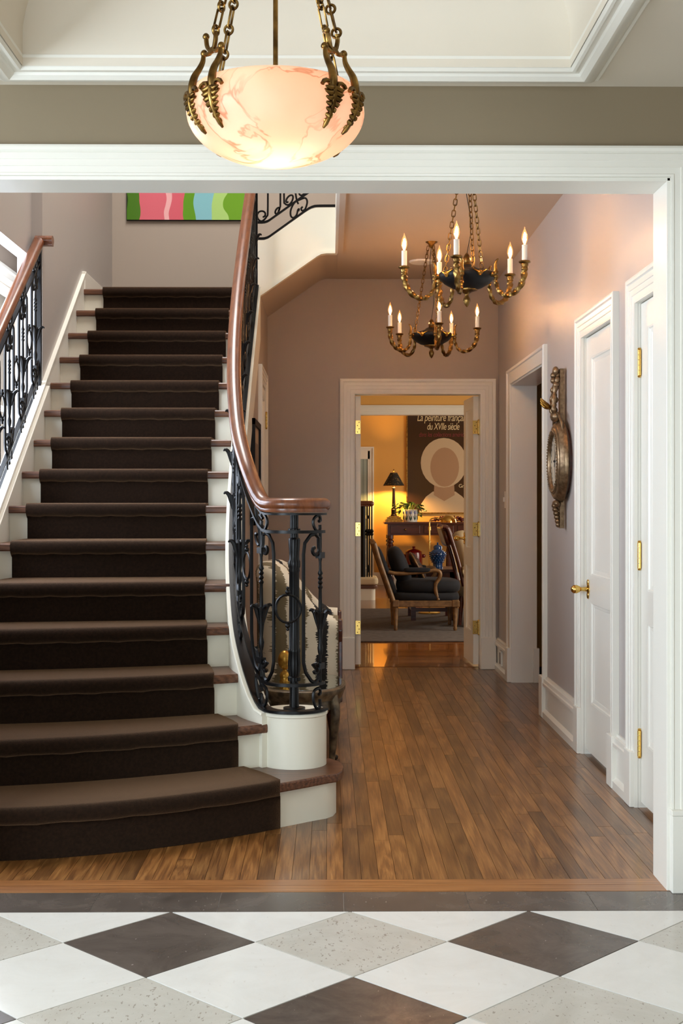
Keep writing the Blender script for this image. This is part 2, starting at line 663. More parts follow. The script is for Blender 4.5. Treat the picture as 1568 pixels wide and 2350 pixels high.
M['oak_far'] = strip_floor('far oak floor', srgb(104, 58, 20), srgb(140, 84, 34))

# ------------------------------------------------------------------ the setting
CEIL, HC, Y_F0, Y_F1, Y_END = 2.88, 2.56, 4.14, 4.30, 9.62
X_R, X_L = 1.25, -1.60
OPL, OPR, OPH = -1.33, 1.087, 2.27        # wide opening between foyer and hall

b = MB()
b.box(-3.45, Y_F0, 0, OPL, Y_F1, HC).box(OPR, Y_F0, 0, 1.75, Y_F1, HC).box(OPL, Y_F0, OPH, OPR, Y_F1, HC)
struct(b.build('wall_front', M['umber']), 'brown-grey wall above the wide cased opening to the stair hall', 'wall')
b = MB().box(-1.95, Y_F0 + .02, HC, 1.75, Y_F1, 5.6)
struct(b.build('wall_upper_front', M['taupe']), 'upper stairwell wall over the wide opening', 'wall')
# foyer side walls, the left one with an added window
b = MB().box(-3.6, -2.6, 0, -3.45, -.5, HC).box(-3.6, 2.5, 0, -3.45, Y_F1, HC).box(-3.6, -.5, 0, -3.45, 2.5, .38).box(-3.6, -.5, 2.22, -3.45, 2.5, HC)  # wall pushed out of view to hold the added window
struct(b.build('wall_foyer_left', M['umber']), 'foyer side wall set far left, with an added tall window', 'wall')
b = MB().box(1.75, -2.6, 0, 1.9, Y_F1, HC)
struct(b.build('wall_foyer_right', M['umber']), 'plain foyer side wall beside the opening', 'wall')
b = MB().box(-3.45, -2.6, 0, -1.65, -2.45, HC).box(.95, -2.6, 0, 1.75, -2.45, HC).box(-1.65, -2.6, 2.32, .95, -2.45, HC)
struct(b.build('wall_back', M['umber']), 'foyer wall with the glazed entrance', 'wall')
fr = MB()
for xx in (-1.65, -1.03, -.99, .29, .33, .91):
    fr.box(xx, -2.5, 0, xx + .04, -2.44, 2.32)
fr.box(-1.65, -2.5, 2.28, .95, -2.44, 2.32).box(-1.65, -2.5, .0, .95, -2.44, .22)
struct(fr.build('window_1', M['white']), 'white glazed entrance door with sidelights', 'window')
fr = MB()
for yy in (-.5, .98, 2.46):
    fr.box(-3.49, yy, .38, -3.43, yy + .04, 2.22)
fr.box(-3.49, -.5, .38, -3.43, 2.5, .42).box(-3.49, -.5, 2.18, -3.43, 2.5, 2.22)
struct(fr.build('window_2', M['white']), 'tall white foyer window added to bring in side light', 'window')

# foyer ceiling with its coved tray
TX0, TX1, TY0, TY1 = -.93, .735, 2.32, 3.95
b = MB().box(-3.6, -2.6, HC, TX0, Y_F1, HC + .06).box(TX1, -2.6, HC, 1.9, Y_F1, HC + .06)
b.box(TX0, -2.6, HC, TX1, TY0, HC + .06).box(TX0, TY1, HC, TX1, Y_F0 + .02, HC + .06)
ceil_f = struct(b.build('ceiling', M['cream']), 'white flat foyer ceiling around the coved tray', 'ceiling')


def rect_ring(inset, z):
    return [Vector((TX0 + inset, TY0 + inset, z)), Vector((TX1 - inset, TY0 + inset, z)), Vector((TX1 - inset, TY1 - inset, z)), Vector((TX0 + inset, TY1 - inset, z))]


prof = [(.003, HC - .004), (.003, HC + .07)] + [(.34 - .34 * math.cos(a), HC + .07 + .30 * math.sin(a)) for a in [PI / 2 * k / 10 for k in range(1, 11)]]
m = MB().rings([rect_ring(i, z) for i, z in prof], caps=False)
m.add(rect_ring(.34, HC + .37), [(0, 1, 2, 3)])
m.build('cove', M['cream'], ceil_f, smooth=35)
prof = [(.004, .03), (0, -.006), (-.006, -.014), (-.014, -.016), (-.018, -.010), (-.030, -.012), (-.034, -.020), (-.050, -.030), (-.072, -.028), (-.090, -.016),
        (-.094, -.008), (-.104, -.010), (-.112, .0), (-.112, .01)]
m = MB().rings([rect_ring(i, HC + d) for i, d in prof], caps=False)
m.build('tray_moulding', M['white'], ceil_f, smooth=30)


# casing round an opening: inner edges u0..u1 and zt, lying in a plane
def casing(u0, u1, zt, prof, place, z0=0.0):
    rings = []
    for w_, d in prof:
        rings.append([place(u0 - w_, z0, d), place(u0 - w_, zt + w_, d), place(u1 + w_, zt + w_, d), place(u1 + w_, z0, d)])
    return MB().rings(rings, closed_ring=False, caps=False)


def fluted(width, depth):
    """stepped architrave from the inner edge outwards"""
    q = [(0, 0), (0, .5), (.08, .55), (.10, .48), (.30, .52), (.32, .66), (.52, .68), (.54, .80), (.74, .82), (.76, .70), (.82, .95), (.92, 1.0), (1.0, .9), (1.0, 0)]
    return [(a * width, d * depth) for a, d in q]


# the wide opening
c = casing(OPL, OPR, OPH, fluted(.095, .028), lambda u, z, d: Vector((u, Y_F0 - d, z)))
c = c.build('trim_1', M['white'], smooth=25)
struct(c, 'white stepped casing of the wide foyer opening', 'trim')
m = MB()
for x0, x1 in ((OPR - .003, OPR + .10), (OPL - .10, OPL + .003)):
    m = MB().box(x0, Y_F0 - .036, 0, x1, Y_F0, .245)
    m.box(x0 - .002, Y_F0 - .04, .245, x1 + .002, Y_F0, .262)
    m.build('plinth_block', M['white'], c, bevel=.003)
m = MB().box(OPR - .012, Y_F0 - .004, 0, OPR + .001, Y_F1 + .012, OPH).box(OPL - .001, Y_F0 - .004, 0, OPL + .012, Y_F1 + .012, OPH)
m.box(OPL, Y_F0 - .004, OPH - .012, OPR, Y_F1 + .012, OPH + .001)
m.build('jamb_lining', M['white'], c, bevel=.002)
c2_ = casing(OPL, OPR, OPH, fluted(.095, .028), lambda u, z, d: Vector((u, Y_F1 + d, z)))
c2_.build('inner_casing', M['white'], c, smooth=25)
# foyer baseboard, right of the opening
m = MB().box(OPR + .10, Y_F0 - .02, 0, 1.75, Y_F0, .22)
struct(m.build('baseboard_front', M['white'], bevel=.004), 'white baseboard beside the opening plinth', 'baseboard')

# hall right wall
DB = (4.58, 5.26)     # near door
DA = (5.71, 6.38)     # far door
SO = (7.55, 8.90)     # side opening
DH = 2.04
b = MB()
for y0, y1 in ((Y_F1, DB[0] - .02), (DB[1] + .02, DA[0] - .02), (DA[1] + .02, SO[0]), (SO[1], Y_END)):
    b.box(X_R, y0, 0, X_R + .17, y1, CEIL)
for y0, y1, zt in ((DB[0] - .02, DB[1] + .02, DH + .02), (DA[0] - .02, DA[1] + .02, DH + .02), (SO[0], SO[1], DH + .01)):
    b.box(X_R, y0, zt, X_R + .17, y1, CEIL)
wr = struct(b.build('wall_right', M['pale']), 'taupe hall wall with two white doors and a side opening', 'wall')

# hall end wall (also the back wall of the landing)
EO = (.191, 1.118)
EH = 2.03
b = MB().box(-1.75, Y_END, 0, EO[0] - .02, Y_END + .13, 5.6).box(EO[1] + .02, Y_END, 0, 1.45, Y_END + .13, 5.6).box(EO[0] - .02, Y_END, EH + .02, EO[1] + .02, Y_END + .13, 5.6)
struct(b.build('wall_end', M['taupe']), 'taupe wall at the end of the hall with a double doorway', 'wall')

# hall ceiling and the floor above it
b = MB().box(.055, Y_F1, CEIL, 1.45, Y_END, 3.13)
hall_ceil = struct(b.build('ceiling_hall', M['ceil']), 'tan hall ceiling with two chandeliers', 'ceiling')
MB().box(.057, Y_F1 + .02, CEIL - .012, .09, 8.57, CEIL).build('ceiling_edge_bead', M['ceil'], hall_ceil)
MB().box(.040, Y_F1 + .02, CEIL - .012, .057, 8.57, 3.17).build('well_fascia', M['white'], hall_ceil)
MB().lathe([(.0, 0), (.09, 0), (.09, -.006), (.082, -.012), (0, -.014)], 28, (.636, 8.9, CEIL)).build('ceiling_speaker_cover', M['plastic'], hall_ceil, smooth=30)
# stairwell shell above
b = MB().box(1.45, Y_F1, 3.13, 1.55, Y_END, 5.6)
struct(b.build('wall_upper_right', M['taupe']), 'upper hall wall', 'wall')
b = MB().box(-1.75, Y_F1, 5.6, -1.25, Y_END, 5.7).box(-.25, Y_F1, 5.6, 1.55, Y_END, 5.7).box(-1.25, Y_F1, 5.6, -.25, 5.8, 5.7).box(-1.25, 8.4, 5.6, -.25, Y_END, 5.7)  # gap left in the unseen ceiling for the added overhead fill
struct(b.build('ceiling_upper', M['cream']), 'stairwell ceiling with an opening added for overhead fill light', 'ceiling')

# left wall of the stairwell, open beside the lower flight
b = MB().box(-1.74, 7.28, 0, X_L, Y_END, 5.6).box(-1.74, Y_F1, 2.6, -1.66, 7.28, 5.6).box(-1.74, Y_F1, 0, X_L, 4.9, 2.6)
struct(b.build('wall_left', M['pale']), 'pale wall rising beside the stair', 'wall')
# side passage behind the open balustrade
b = MB().box(-2.12, 4.9, -.2, -2.0, 5.3, 3.0).box(-2.12, 8.32, -.2, -2.0, Y_END, 3.0).box(-2.12, 5.3, -.2, -2.0, 8.32, 1.0).box(-2.12, 5.3, 2.58, -2.0, 8.32, 3.0)
b.box(-2.12, 4.8, -.2, -1.74, 4.9, 3.0).box(-2.12, Y_END, -.2, -1.74, Y_END + .1, 3.0).box(-2.12, 4.8, 3.0, -1.74, Y_END + .1, 3.08).box(-2.12, 4.8, -.3, -1.60, Y_END + .1, -.2)
struct(b.build('wall_passage', M['taupe']), 'narrow passage wall with a window beyond the iron balustrade', 'wall')
fr = casing(5.3, 8.32, 2.58, [(0, 0), (0, .02), (.03, .024), (.035, .018), (.07, .02), (.08, .03), (.1, .028), (.1, 0)], lambda u, z, d: Vector((-2.0 + d, u, z)), 1.0)
fr = struct(fr.build('window_3', M['white'], smooth=25), 'white framed window beyond the balustrade', 'window')
m = MB()
for yy in (5.3, 6.04, 6.78, 7.53, 8.28):
    m.box(-2.05, yy, 1.0, -2.01, yy + .04, 2.58)
m.box(-2.05, 5.3, 1.0, -2.01, 8.32, 1.05).box(-2.05, 5.3, 2.53, -2.01, 8.32, 2.58).box(-2.045, 5.3, 1.80, -2.02, 8.32, 1.83)
m.build('sash', M['white'], fr)
MB().box(-2.03, 5.25, .96, -1.93, 8.37, 1.0).build('sill', M['white'], fr, bevel=.004)

# ------------------------------------------------------------------ floors
fl = MB().box(-3.6, -2.6, -.06, 1.9, 4.134, -.004)
floor_f = struct(fl.build('floor_foyer', M['grout']), 'polished stone foyer floor in white, grey and dark brown diamonds', 'floor')
D, XT, YT = .5405, -.477, 3.937
G = .0021
tile_mesh = {}
for key in ('st_white', 'st_grey', 'st_dark'):
    h = D / 2 - G * 1.4142
    tile_mesh[key] = MB().prism([(0, -h), (h, 0), (0, h), (-h, 0)], -.008, 0).mesh('tile', M[key])
half_mesh = MB().prism([(-D / 2 + G * 2.4, -G), (0, -D / 2 + G * 1.4), (D / 2 - G * 2.4, -G)], -.008, 0).mesh('half_tile', M['st_white'])


def place(me, name, loc, parent, rot=0):
    o = bpy.data.objects.new(name, me)
    COL.objects.link(o)
    o.location = loc
    if rot:
        o.rotation_euler = (0, 0, rot)
    adopt(o, parent)
    return o


for j in range(0, 12):
    for i in range(-5, 5):
        x = XT + D * i
        y = YT - D / 2 - D * j
        if -3.1 < x < 1.65:
            place(tile_mesh['st_dark' if (i + j) % 2 == 0 else 'st_grey'], 'tile', (x, y, 0), floor_f)
        x2 = x + D / 2
        if -3.1 < x2 < 1.65:
            if j == 0:
                place(half_mesh, 'half_tile', (x2, YT, 0), floor_f)
            else:
                place(tile_mesh['st_white'], 'tile', (x2, YT - D * j, 0), floor_f)
bt = MB().box(-.1918, YT + .002, -.008, .1918, 4.132, 0).mesh('border_tile', M['st_dark'])
for k in range(-9, 5):
    place(bt, 'border_tile', (.045 + .1925 + .385 * k, 0, 0), floor_f)

fl = MB().box(-1.74, 4.134, -.06, 1.75, Y_END + .15, -.006)
floor_h = struct(fl.build('floor', M['void']), 'brown oak strip floor of the stair hall', 'floor')
for y0, y1 in ((4.136, 4.201), (4.203, 4.268)):
    MB().box(OPL - .01, y0, -.012, OPR + .01, y1, 0.0005).build('threshold_board', M['oak_cross'], floor_h)
PW = .0572
unit = MB().box(-PW / 2 + .0006, -.5, -.012, PW / 2 - .0006, .5, 0).mesh('plank', M['oak'])
ncol = int((X_R + 1.74) / PW) + 2
for c_ in range(ncol):
    x = X_R + .0572 * 2 - PW * (c_ + .5)
    yend = Y_END + .10 if x > -.55 else 5.45
    y = 4.27
    first = True
    while y < yend - .05:
        L = random.uniform(.25, 1.0) if first else random.uniform(.55, 1.35)
        first = False
        y2 = min(y + L, yend)
        if yend - y2 < .3:
            y2 = yend
        o = place(unit, 'plank', (x, (y + y2) / 2, random.uniform(-.0004, 0)), floor_h)
        o.scale = (1, y2 - y - .0012, 1)
        y = y2
# floor running into the side opening
for k in range(2, 4):
    o = place(unit, 'plank', (X_R + PW * (k + .5), 8.22, 0), floor_h)
    o.scale = (1, 1.34, 1)


# ------------------------------------------------------------------ casings, baseboards and doors of the hall
def on_right(u, z, d):
    return Vector((X_R - d, u, z))


def plinth_r(y0, y1, parent, h=.225):
    MB().box(X_R - .034, y0, 0, X_R, y1, h).build('plinth_block', M['white'], parent, bevel=.004)


def base_panel(y0, y1, name, label, parent=None):
    """tall baseboard: shoe, flat field, moulded cap"""
    m = MB().prism([(X_R - .030, 0), (X_R, 0), (X_R, .235), (X_R - .008, .235), (X_R - .012, .225), (X_R - .022, .222), (X_R - .024, .205), (X_R - .03, .2), (X_R - .03, .185),
                    (X_R - .012, .178), (X_R - .012, .05), (X_R - .022, .042), (X_R - .03, .035)], y0, y1, 'y')
    return struct(m.build(name, M['white']), label, 'baseboard')


def T(y, ang=0):
    return Matrix.Translation(y) @ Matrix.Rotation(ang, 4, 'Z')


def hinge(parent, Mx, z, h=.105):
    """local: barrel along z at the origin, plates either side on x"""
    m = MB()
    m.box(-.001, -.016, z - h / 2, .002, .016, z + h / 2)
    for k in range(5):
        m.lathe([(.0085, z - h / 2 + h / 5 * k + .0008), (.0085, z - h / 2 + h / 5 * (k + 1) - .0008)], 10, (0, 0, 0))
    m.ell((0, 0, z + h / 2 + .003), (.0085, .0085, .006), 8, 4).ell((0, 0, z - h / 2 - .003), (.0085, .0085, .006), 8, 4)
    return m.build('hinge', M['brass'], parent, smooth=40, M=Mx)


def lever(parent, Mx, z, x):
    """brass knob with oval plate, local -y is out of the door"""
    m = MB().lathe([(0, 0), (.026, 0), (.026, -.004), (.018, -.008), (.012, -.010), (.009, -.03), (.010, -.038), (.0, -.04)], 16, (x, 0, z), 'y')
    m.ell((x, -.004, z + .03), (.016, .006, .018), 10, 6).ell((x, -.004, z - .03), (.016, .006, .018), 10, 6)
    m.build('escutcheon', M['brass'], parent, smooth=50, M=Mx)
    k = MB().lathe([(0, -.038), (.010, -.038), (.016, -.046), (.021, -.060), (.020, -.074), (.012, -.084), (0, -.087)], 16, (x, 0, z), 'y')
    k.build('knob', M['brass'], parent, smooth=60, M=Mx)


def door_leaf(root, Mx, wd, ht, t=.04, rails=((0, .25), (.74, .87), (1.92, None)), stile=.105):
    """panelled leaf; local x 0..wd, y 0 is the face seen, y t the back"""
    rl = [(a, ht if b_ is None else b_) for a, b_ in rails]
    m = MB().box(0, 0, .012, stile, t, ht).box(wd - stile, 0, .012, wd, t, ht)
    m.build('stile', M['white'], root, M=Mx)
    for a, b_ in rl:
        MB().box(stile, 0, max(a, .012), wd - stile, t, b_).build('rail', M['white'], root, M=Mx)
    for (a0, a1), (b0, b1) in zip(rl[:-1], rl[1:]):
        x0, x1, z0, z1 = stile, wd - stile, a1, b0
        m = MB()
        for side in (0, 1):
            f = (lambda y: y) if side == 0 else (lambda y: t - y)
            rings = []
            for ins, dep in ((0, .001), (.006, .002), (.010, .008), (.020, .010), (.026, .014), (.034, .014)):
                rings.append([Vector((x0 + ins, f(dep), z0 + ins)), Vector((x1 - ins, f(dep), z0 + ins)), Vector((x1 - ins, f(dep), z1 - ins)), Vector((x0 + ins, f(dep), z1 - ins))])
            m.rings(rings, caps=False)
            m.add(rings[-1], [(0, 1, 2, 3)])
        m.build('panel', M['white'], root, smooth=25, M=Mx)


def right_door(n, rng, hinges_near, label, hl, knob=True):
    root = struct(empty('door_%d' % n, (X_R, (rng[0] + rng[1]) / 2, 0)), label, 'door')
    # local x runs along -y so that the seen face looks to -x
    Mx = Matrix.Translation((X_R + .012, rng[1] - .003, .012)) @ Matrix.Rotation(-PI / 2, 4, 'Z')
    door_leaf(root, Mx, rng[1] - rng[0] - .006, DH - .016)
    yh = rng[0] if hinges_near else rng[1]
    for z in (.26, 1.02, 1.80):
        hinge(root, Matrix.Translation((X_R + .006, yh, 0)), z)
    if knob:
        xk = .055 if hinges_near else rng[1] - rng[0] - .055
        lever(root, Mx, .80, xk)
    t_ = casing(rng[0], rng[1], DH, fluted(.105, .03), on_right)
    t_ = struct(t_.build('trim_%d' % (n + 1), M['white'], smooth=25), hl, 'trim')
    for y0, y1 in ((rng[0] - .107, rng[0] - .002), (rng[1] + .002, rng[1] + .107)):
        plinth_r(y0, y1, t_)
    m = MB().box(X_R + .001, rng[0] - .02, 0, X_R + .17, rng[0], DH + .02).box(X_R + .001, rng[1], 0, X_R + .17, rng[1] + .02, DH + .02).box(X_R + .001, rng[0], DH, X_R + .17, rng[1], DH + .02)
    m.build('jamb_lining', M['white'], t_)


right_door(1, DA, True, 'white two-panel closet door with brass knob, beside the barometer', 'white casing round the closet door beside the barometer')
right_door(2, DB, False, 'white two-panel closet door nearest the foyer opening', 'white casing round the closet door nearest the foyer', knob=False)
# side opening: flat casing and deep lining
prof_flat = [(0, 0), (0, .016), (.075, .018), (.08, .026), (.095, .028), (.1, .02), (.1, 0)]
t_ = casing(SO[0], SO[1], DH, prof_flat, on_right)
t_ = struct(t_.build('trim_4', M['white'], smooth=25), 'white casing of the side opening past the barometer', 'trim')
plinth_r(SO[0] - .105, SO[0] + .004, t_, .235)
plinth_r(SO[1] - .004, SO[1] + .105, t_, .235)
m = MB().box(X_R - .006, SO[1] - .012, 0, X_R + .17, SO[1] + .002, DH).box(X_R - .006, SO[0] - .002, 0, X_R + .17, SO[0] + .012, DH).box(X_R - .006, SO[0], DH - .012, X_R + .17, SO[1], DH + .012)
m.build('jamb_lining', M['white'], t_)
MB().box(X_R + .145, SO[1] - .03, 0, X_R + .185, SO[1] + .02, .235).build('plinth_block', M['white'], t_, bevel=.003)
base_panel(DA[1] + .107, SO[0] - .105, 'baseboard_right', 'tall white panelled baseboard under the barometer')
base_panel(DB[1] + .107, DA[0] - .107, 'baseboard_right_near', 'short tall baseboard between the two closet doors')
base_panel(SO[1] + .105, Y_END, 'baseboard_right_far', 'short baseboard with an outlet beside the double doorway')
# red wood panelling of the room beyond the side opening
cab = struct(empty('wall_library', (1.75, 8.2, 0)), 'red-brown wood panelling glimpsed through the side opening', 'wall')
MB().box(1.62, 7.2, 0, 1.72, 9.8, 2.7).build('backing', M['redwood'], cab)
for y0 in (7.3, 7.95, 8.6, 9.25):
    for z0, z1 in ((.12, .88), (1.02, 2.25)):
        MB().box(1.605, y0, z0, 1.62, y0 + .5, z1).build('wood_panel', M['redwood'], cab, bevel=.004)
MB().box(1.59, 7.2, .93, 1.62, 9.8, .97).build('dado_moulding', M['redwood'], cab, bevel=.004)
struct(MB().box(1.45, 7.0, 2.5, 1.75, 9.8, 2.6).build('ceiling_library', M['ceil']), 'ceiling past the side opening', 'ceiling')

# end doorway
t_ = casing(EO[0], EO[1], EH, fluted(.112, .03), lambda u, z, d: Vector((u, Y_END - d, z)))
t_ = struct(t_.build('trim_5', M['white'], smooth=25), 'white stepped casing of the double doorway at the hall end', 'trim')
for x0, x1 in ((EO[0] - .114, EO[0] - .002), (EO[1] + .002, EO[1] + .114)):
    MB().box(x0, Y_END - .036, 0, x1, Y_END, .235).build('plinth_block', M['white'], t_, bevel=.004)
m = MB().box(EO[0] - .02, Y_END - .002, 0, EO[0], Y_END + .13, EH + .02).box(EO[1], Y_END - .002, 0, EO[1] + .02, Y_END + .13, EH + .02).box(EO[0], Y_END - .002, EH, EO[1], Y_END + .13, EH + .02)
m.build('jamb_lining', M['white'], t_)


def plate(root, x0, x1, y0, y1, z):
    m = MB().box(x0, y0, z - .05, x1, y1, z + .05)
    o = m.build('hinge_plate', M['brass'], root)
    s = MB()
    for k, dz in enumerate((-.036, -.012, .012, .036)):
        s.lathe([(0, 0), (.0042, 0), (.0035, -.0014), (0, -.0014)], 8, ((x0 + x1) / 2 + (.008 if k % 2 else -.004), y0, z + dz), 'y')
    s.build('screw', M['abrass'], o)


root = struct(empty('door_3', (EO[0], Y_END + .1, 0)), 'white double-door leaf folded back behind the casing on the stair side, hinges showing', 'door')
Mx = Matrix.Translation((EO[0] + .044, Y_END + .08, .012)) @ Matrix.Rotation(PI / 2 + .02, 4, 'Z')
door_leaf(root, Mx, .46, EH - .02)
for z in (.30, 1.03, 1.79):
    plate(root, EO[0] + .006, EO[0] + .042, Y_END + .072, Y_END + .078, z)
root = struct(empty('door_4', (EO[1], Y_END + .1, 0)), 'white double-door leaf standing open into the study, panelled face visible', 'door')
Mx = Matrix.Translation((EO[1] - .004, Y_END + .08, .012)) @ Matrix.Rotation(PI / 2 + .05, 4, 'Z')
door_leaf(root, Mx @ Matrix.Translation((0, 0, 0)), .46, EH - .02)
for z in (.30, 1.03, 1.79):
    plate(root, EO[1] - .048, EO[1] - .010, Y_END + .072, Y_END + .078, z)
    hinge(root, Matrix.Translation((EO[1] - .004, Y_END + .072, 0)), z, .1)
lever(root, Mx @ Matrix.Translation((.41, .04, 0)) @ Matrix.Rotation(PI, 4, 'Z'), .94, 0)

# under-stair closet door on the spandrel side is with the staircase
# switch and outlet
sw = thing('light_switch', (X_R, 9.2, 1.25), 'white light switch on the wall beside the side opening', 'switch')
MB().box(X_R - .007, 9.165, 1.19, X_R, 9.235, 1.31).build('cover_plate', M['plastic'], sw, bevel=.003)
MB().box(X_R - .02, 9.193, 1.235, X_R - .006, 9.207, 1.268).build('toggle', M['plastic'], sw, bevel=.002)
ol = thing('wall_outlet', (X_R, 9.32, .11), 'white electrical outlet in the baseboard by the doorway', 'outlet')
MB().box(X_R - .026, 9.28, .06, X_R - .012, 9.36, .17).build('cover_plate', M['plastic'], ol, bevel=.002)
MB().box(X_R - .0275, 9.30, .075, X_R - .025, 9.34, .155).build('socket', M['inkdark'], ol)

# ------------------------------------------------------------------ staircase
RISE, RUN, Y0S = .17385, .25235, 4.627
NEW = Vector((-.142, 5.30, 0))
RV = .12
NST = 15


def nose(n, x):
    """front edge of tread n at x, the lowest ones bowed towards the foyer"""
    if n == 1:
        return 4.47 + .356 * (x + 1.31) ** 2
    if n == 2:
        return 4.767 + .24 * (max(x, -1.62) + 1.62) ** 2
    if n == 3:
        return 5.10 + .177 * (max(x, -1.71) + 1.71) ** 2
    if n == 4:
        return 5.363 + .105 * (x + 2.1) ** 2
    if n == 5:
        return 5.83 + .135 * (x + .5)
    s = {6: .08, 7: .035, 8: .012}.get(n, 0)
    return Y0S + RUN * n + s * (x + .55)


def nosing_z(y):
    return RISE * (y - Y0S) / RUN


# plan and height of the right-hand balustrade, from the volute end round the newel and up the flight
arc = [Vector((NEW.x + RV * math.cos(a), NEW.y + RV * math.sin(a), 1.222)) for a in [math.radians(-14 - 131 * k / 16) for k in range(17)]]
ctl = [(-.268, 5.272, 1.232), (-.300, 5.325, 1.282), (-.343, 5.42, 1.385), (-.389, 5.60, 1.52), (-.422, 5.84, 1.687), (-.445, 6.09, 1.858), (-.462, 6.40, 2.071), (-.473, 6.8, 2.347), (-.477, 7.3, 2.692),
       (-.477, 7.9, 3.105), (-.477, 8.40, 3.45)]
RP = arc[:-1] + smooth_path([arc[-1]] + [Vector(c) for c in ctl], 6)
LP = [Vector((-1.612, 4.9 + .1245 * k, 0)) for k in range(20)]
LP = [Vector((p.x, p.y, nosing_z(p.y) + .87)) for p in LP]


class Path:
    def __init__(self, pts):
        self.p = pts
        self.s = [0.0]
        for a, b_ in zip(pts[:-1], pts[1:]):
            self.s.append(self.s[-1] + math.hypot(b_.x - a.x, b_.y - a.y))
        self.L = self.s[-1]

    def at(self, s):
        s = min(max(s, 0), self.L)
        for i in range(len(self.s) - 1):
            if s <= self.s[i + 1] + 1e-9:
                t = (s - self.s[i]) / max(self.s[i + 1] - self.s[i], 1e-9)
                return self.p[i].lerp(self.p[i + 1], t)
        return self.p[-1].copy()

    def tan(self, s):
        a, b_ = self.at(s - .01), self.at(s + .01)
        t = Vector((b_.x - a.x, b_.y - a.y, 0))
        return t.normalized()


PR, PL = Path(RP), Path(LP)
stair = thing('staircase', (-1.0, 5.2, 0), 'white staircase with dark oak treads sweeping up from the hall', 'staircase')


def strip(n, front, back, z0, z1, xl, xr, k=18):
    """slab between two curved edges"""
    m = MB()
    rings = []
    for i in range(k + 1):
        x = lerp(xl, xr, i / k)
        f, b_ = front(x), back(x)
        rings.append([Vector((x, f, z0)), Vector((x, b_, z0)), Vector((x, b_, z1)), Vector((x, f, z1))])
    return m.rings(rings)


def tread_slab(n, front, back, zt, xl, xr, k=18):
    rings = []
    for i in range(k + 1):
        x = lerp(xl, xr, i / k)
        f, b_ = front(x), back(x)
        rings.append([Vector((x, b_, zt - .036)), Vector((x, b_, zt)), Vector((x, f + .008, zt)), Vector((x, f + .002, zt - .006)), Vector((x, f, zt - .014)), Vector((x, f + .001, zt - .030)), Vector((x, f + .005, zt - .036))])
    return MB().rings(rings)


def xr_at(y):
    ys = [p.y for p in RP[17:]]
    xs = [p.x for p in RP[17:]]
    return interp(ys, xs, y)


for n in range(1, NST + 1):
    z = RISE * n
    xl = X_L
    yr = nose(n, -.45)
    xr = xr_at(yr + .12) if n > 1 else -.2
    back = (lambda x, n=n: nose(n + 1, x) + .04) if n < NST else (lambda x: Y_END)
    if n == 1:
        pts = [(x, nose(1, x)) for x in [lerp(X_L, 0.0, i / 20) for i in range(21)]]
        end = [(.035, 5.105), (.052, 5.16), (.058, 5.22), (.056, 5.29), (.04, 5.35), (.01, 5.40), (-.05, 5.44), (-.15, 5.46), (X_L, 5.46)]
        poly = pts + end
        t1 = MB().prism(poly, z - .036, z)
        t1.build('tread', M['tread'], stair, bevel=.006)
        ins = [(x, y + .03) for x, y in pts[:-1]] + [(-.01, 5.09), (.015, 5.13), (.028, 5.19), (.027, 5.28), (.012, 5.335), (-.03, 5.38), (-.15, 5.43), (X_L, 5.43)]
        MB().prism(ins, 0, z - .036).build('riser', M['ivory'], stair, smooth=40)
        continue
    tread_slab(n, lambda x, n=n: nose(n, x), back, z, xl, xr).build('tread', M['tread'], stair, smooth=30)
    strip(n, lambda x, n=n: nose(n, x) + .03, lambda x, n=n: nose(n, x) + .05, z - RISE, z - .036, xl, xr).build('riser', M['ivory'], stair)
MB().box(X_L, nose(15, -1) + .05, RISE * 15 - .2, -.46, Y_END, RISE * 15 - .036).build('landing', M['ivory'], stair)

# right curb string, carrying the balustrade, and the wall under it
cs = PR.s[16]
curb = [PR.at(lerp(cs, PR.L, i / 60)) for i in range(61)]
m = MB()
rings = []
for i, p in enumerate(curb):
    t = PR.tan(lerp(cs, PR.L, i / 60))
    sd = Vector((t.y, -t.x, 0))
    if sd.x < 0:
        sd = -sd
    top = p.z - .83
    low = max(top - .34, RISE - .02)
    rings.append([Vector((p.x, p.y, 0)) + sd * a + Vector((0, 0, zz)) for a, zz in ((-.035, low), (-.035, top - .012), (-.040, top - .008), (-.038, top), (.038, top), (.040, top - .008), (.035, top - .012), (.035, low))])
m.rings(rings)
m.build('string', M['ivory'], stair, smooth=35)
m = MB().lathe([(0, RISE), (.131, RISE), (.131, .375), (.136, .379), (.136, .388), (.132, .392), (0, .392)], 48, NEW)
m.build('newel_block', M['ivory'], stair, smooth=35)
rings = []
for i, p in enumerate(curb):
    t = PR.tan(lerp(cs, PR.L, i / 60))
    sd = Vector((t.y, -t.x, 0))
    if sd.x < 0:
        sd = -sd
    top = max(p.z - .83 - .3, .02)
    rings.append([Vector((p.x, p.y, 0)) + sd * a + Vector((0, 0, zz)) for a, zz in ((-.02, 0), (-.02, top), (.022, top), (.022, 0))])
sp_wall = struct(MB().rings(rings).build('wall_spandrel', M['taupe'], smooth=35), 'taupe wall under the stair flight', 'wall')
m = MB().box(-.497, 8.38, 0, -.455, Y_END, 2.60)
m.build('closing_wall', M['taupe'], sp_wall)
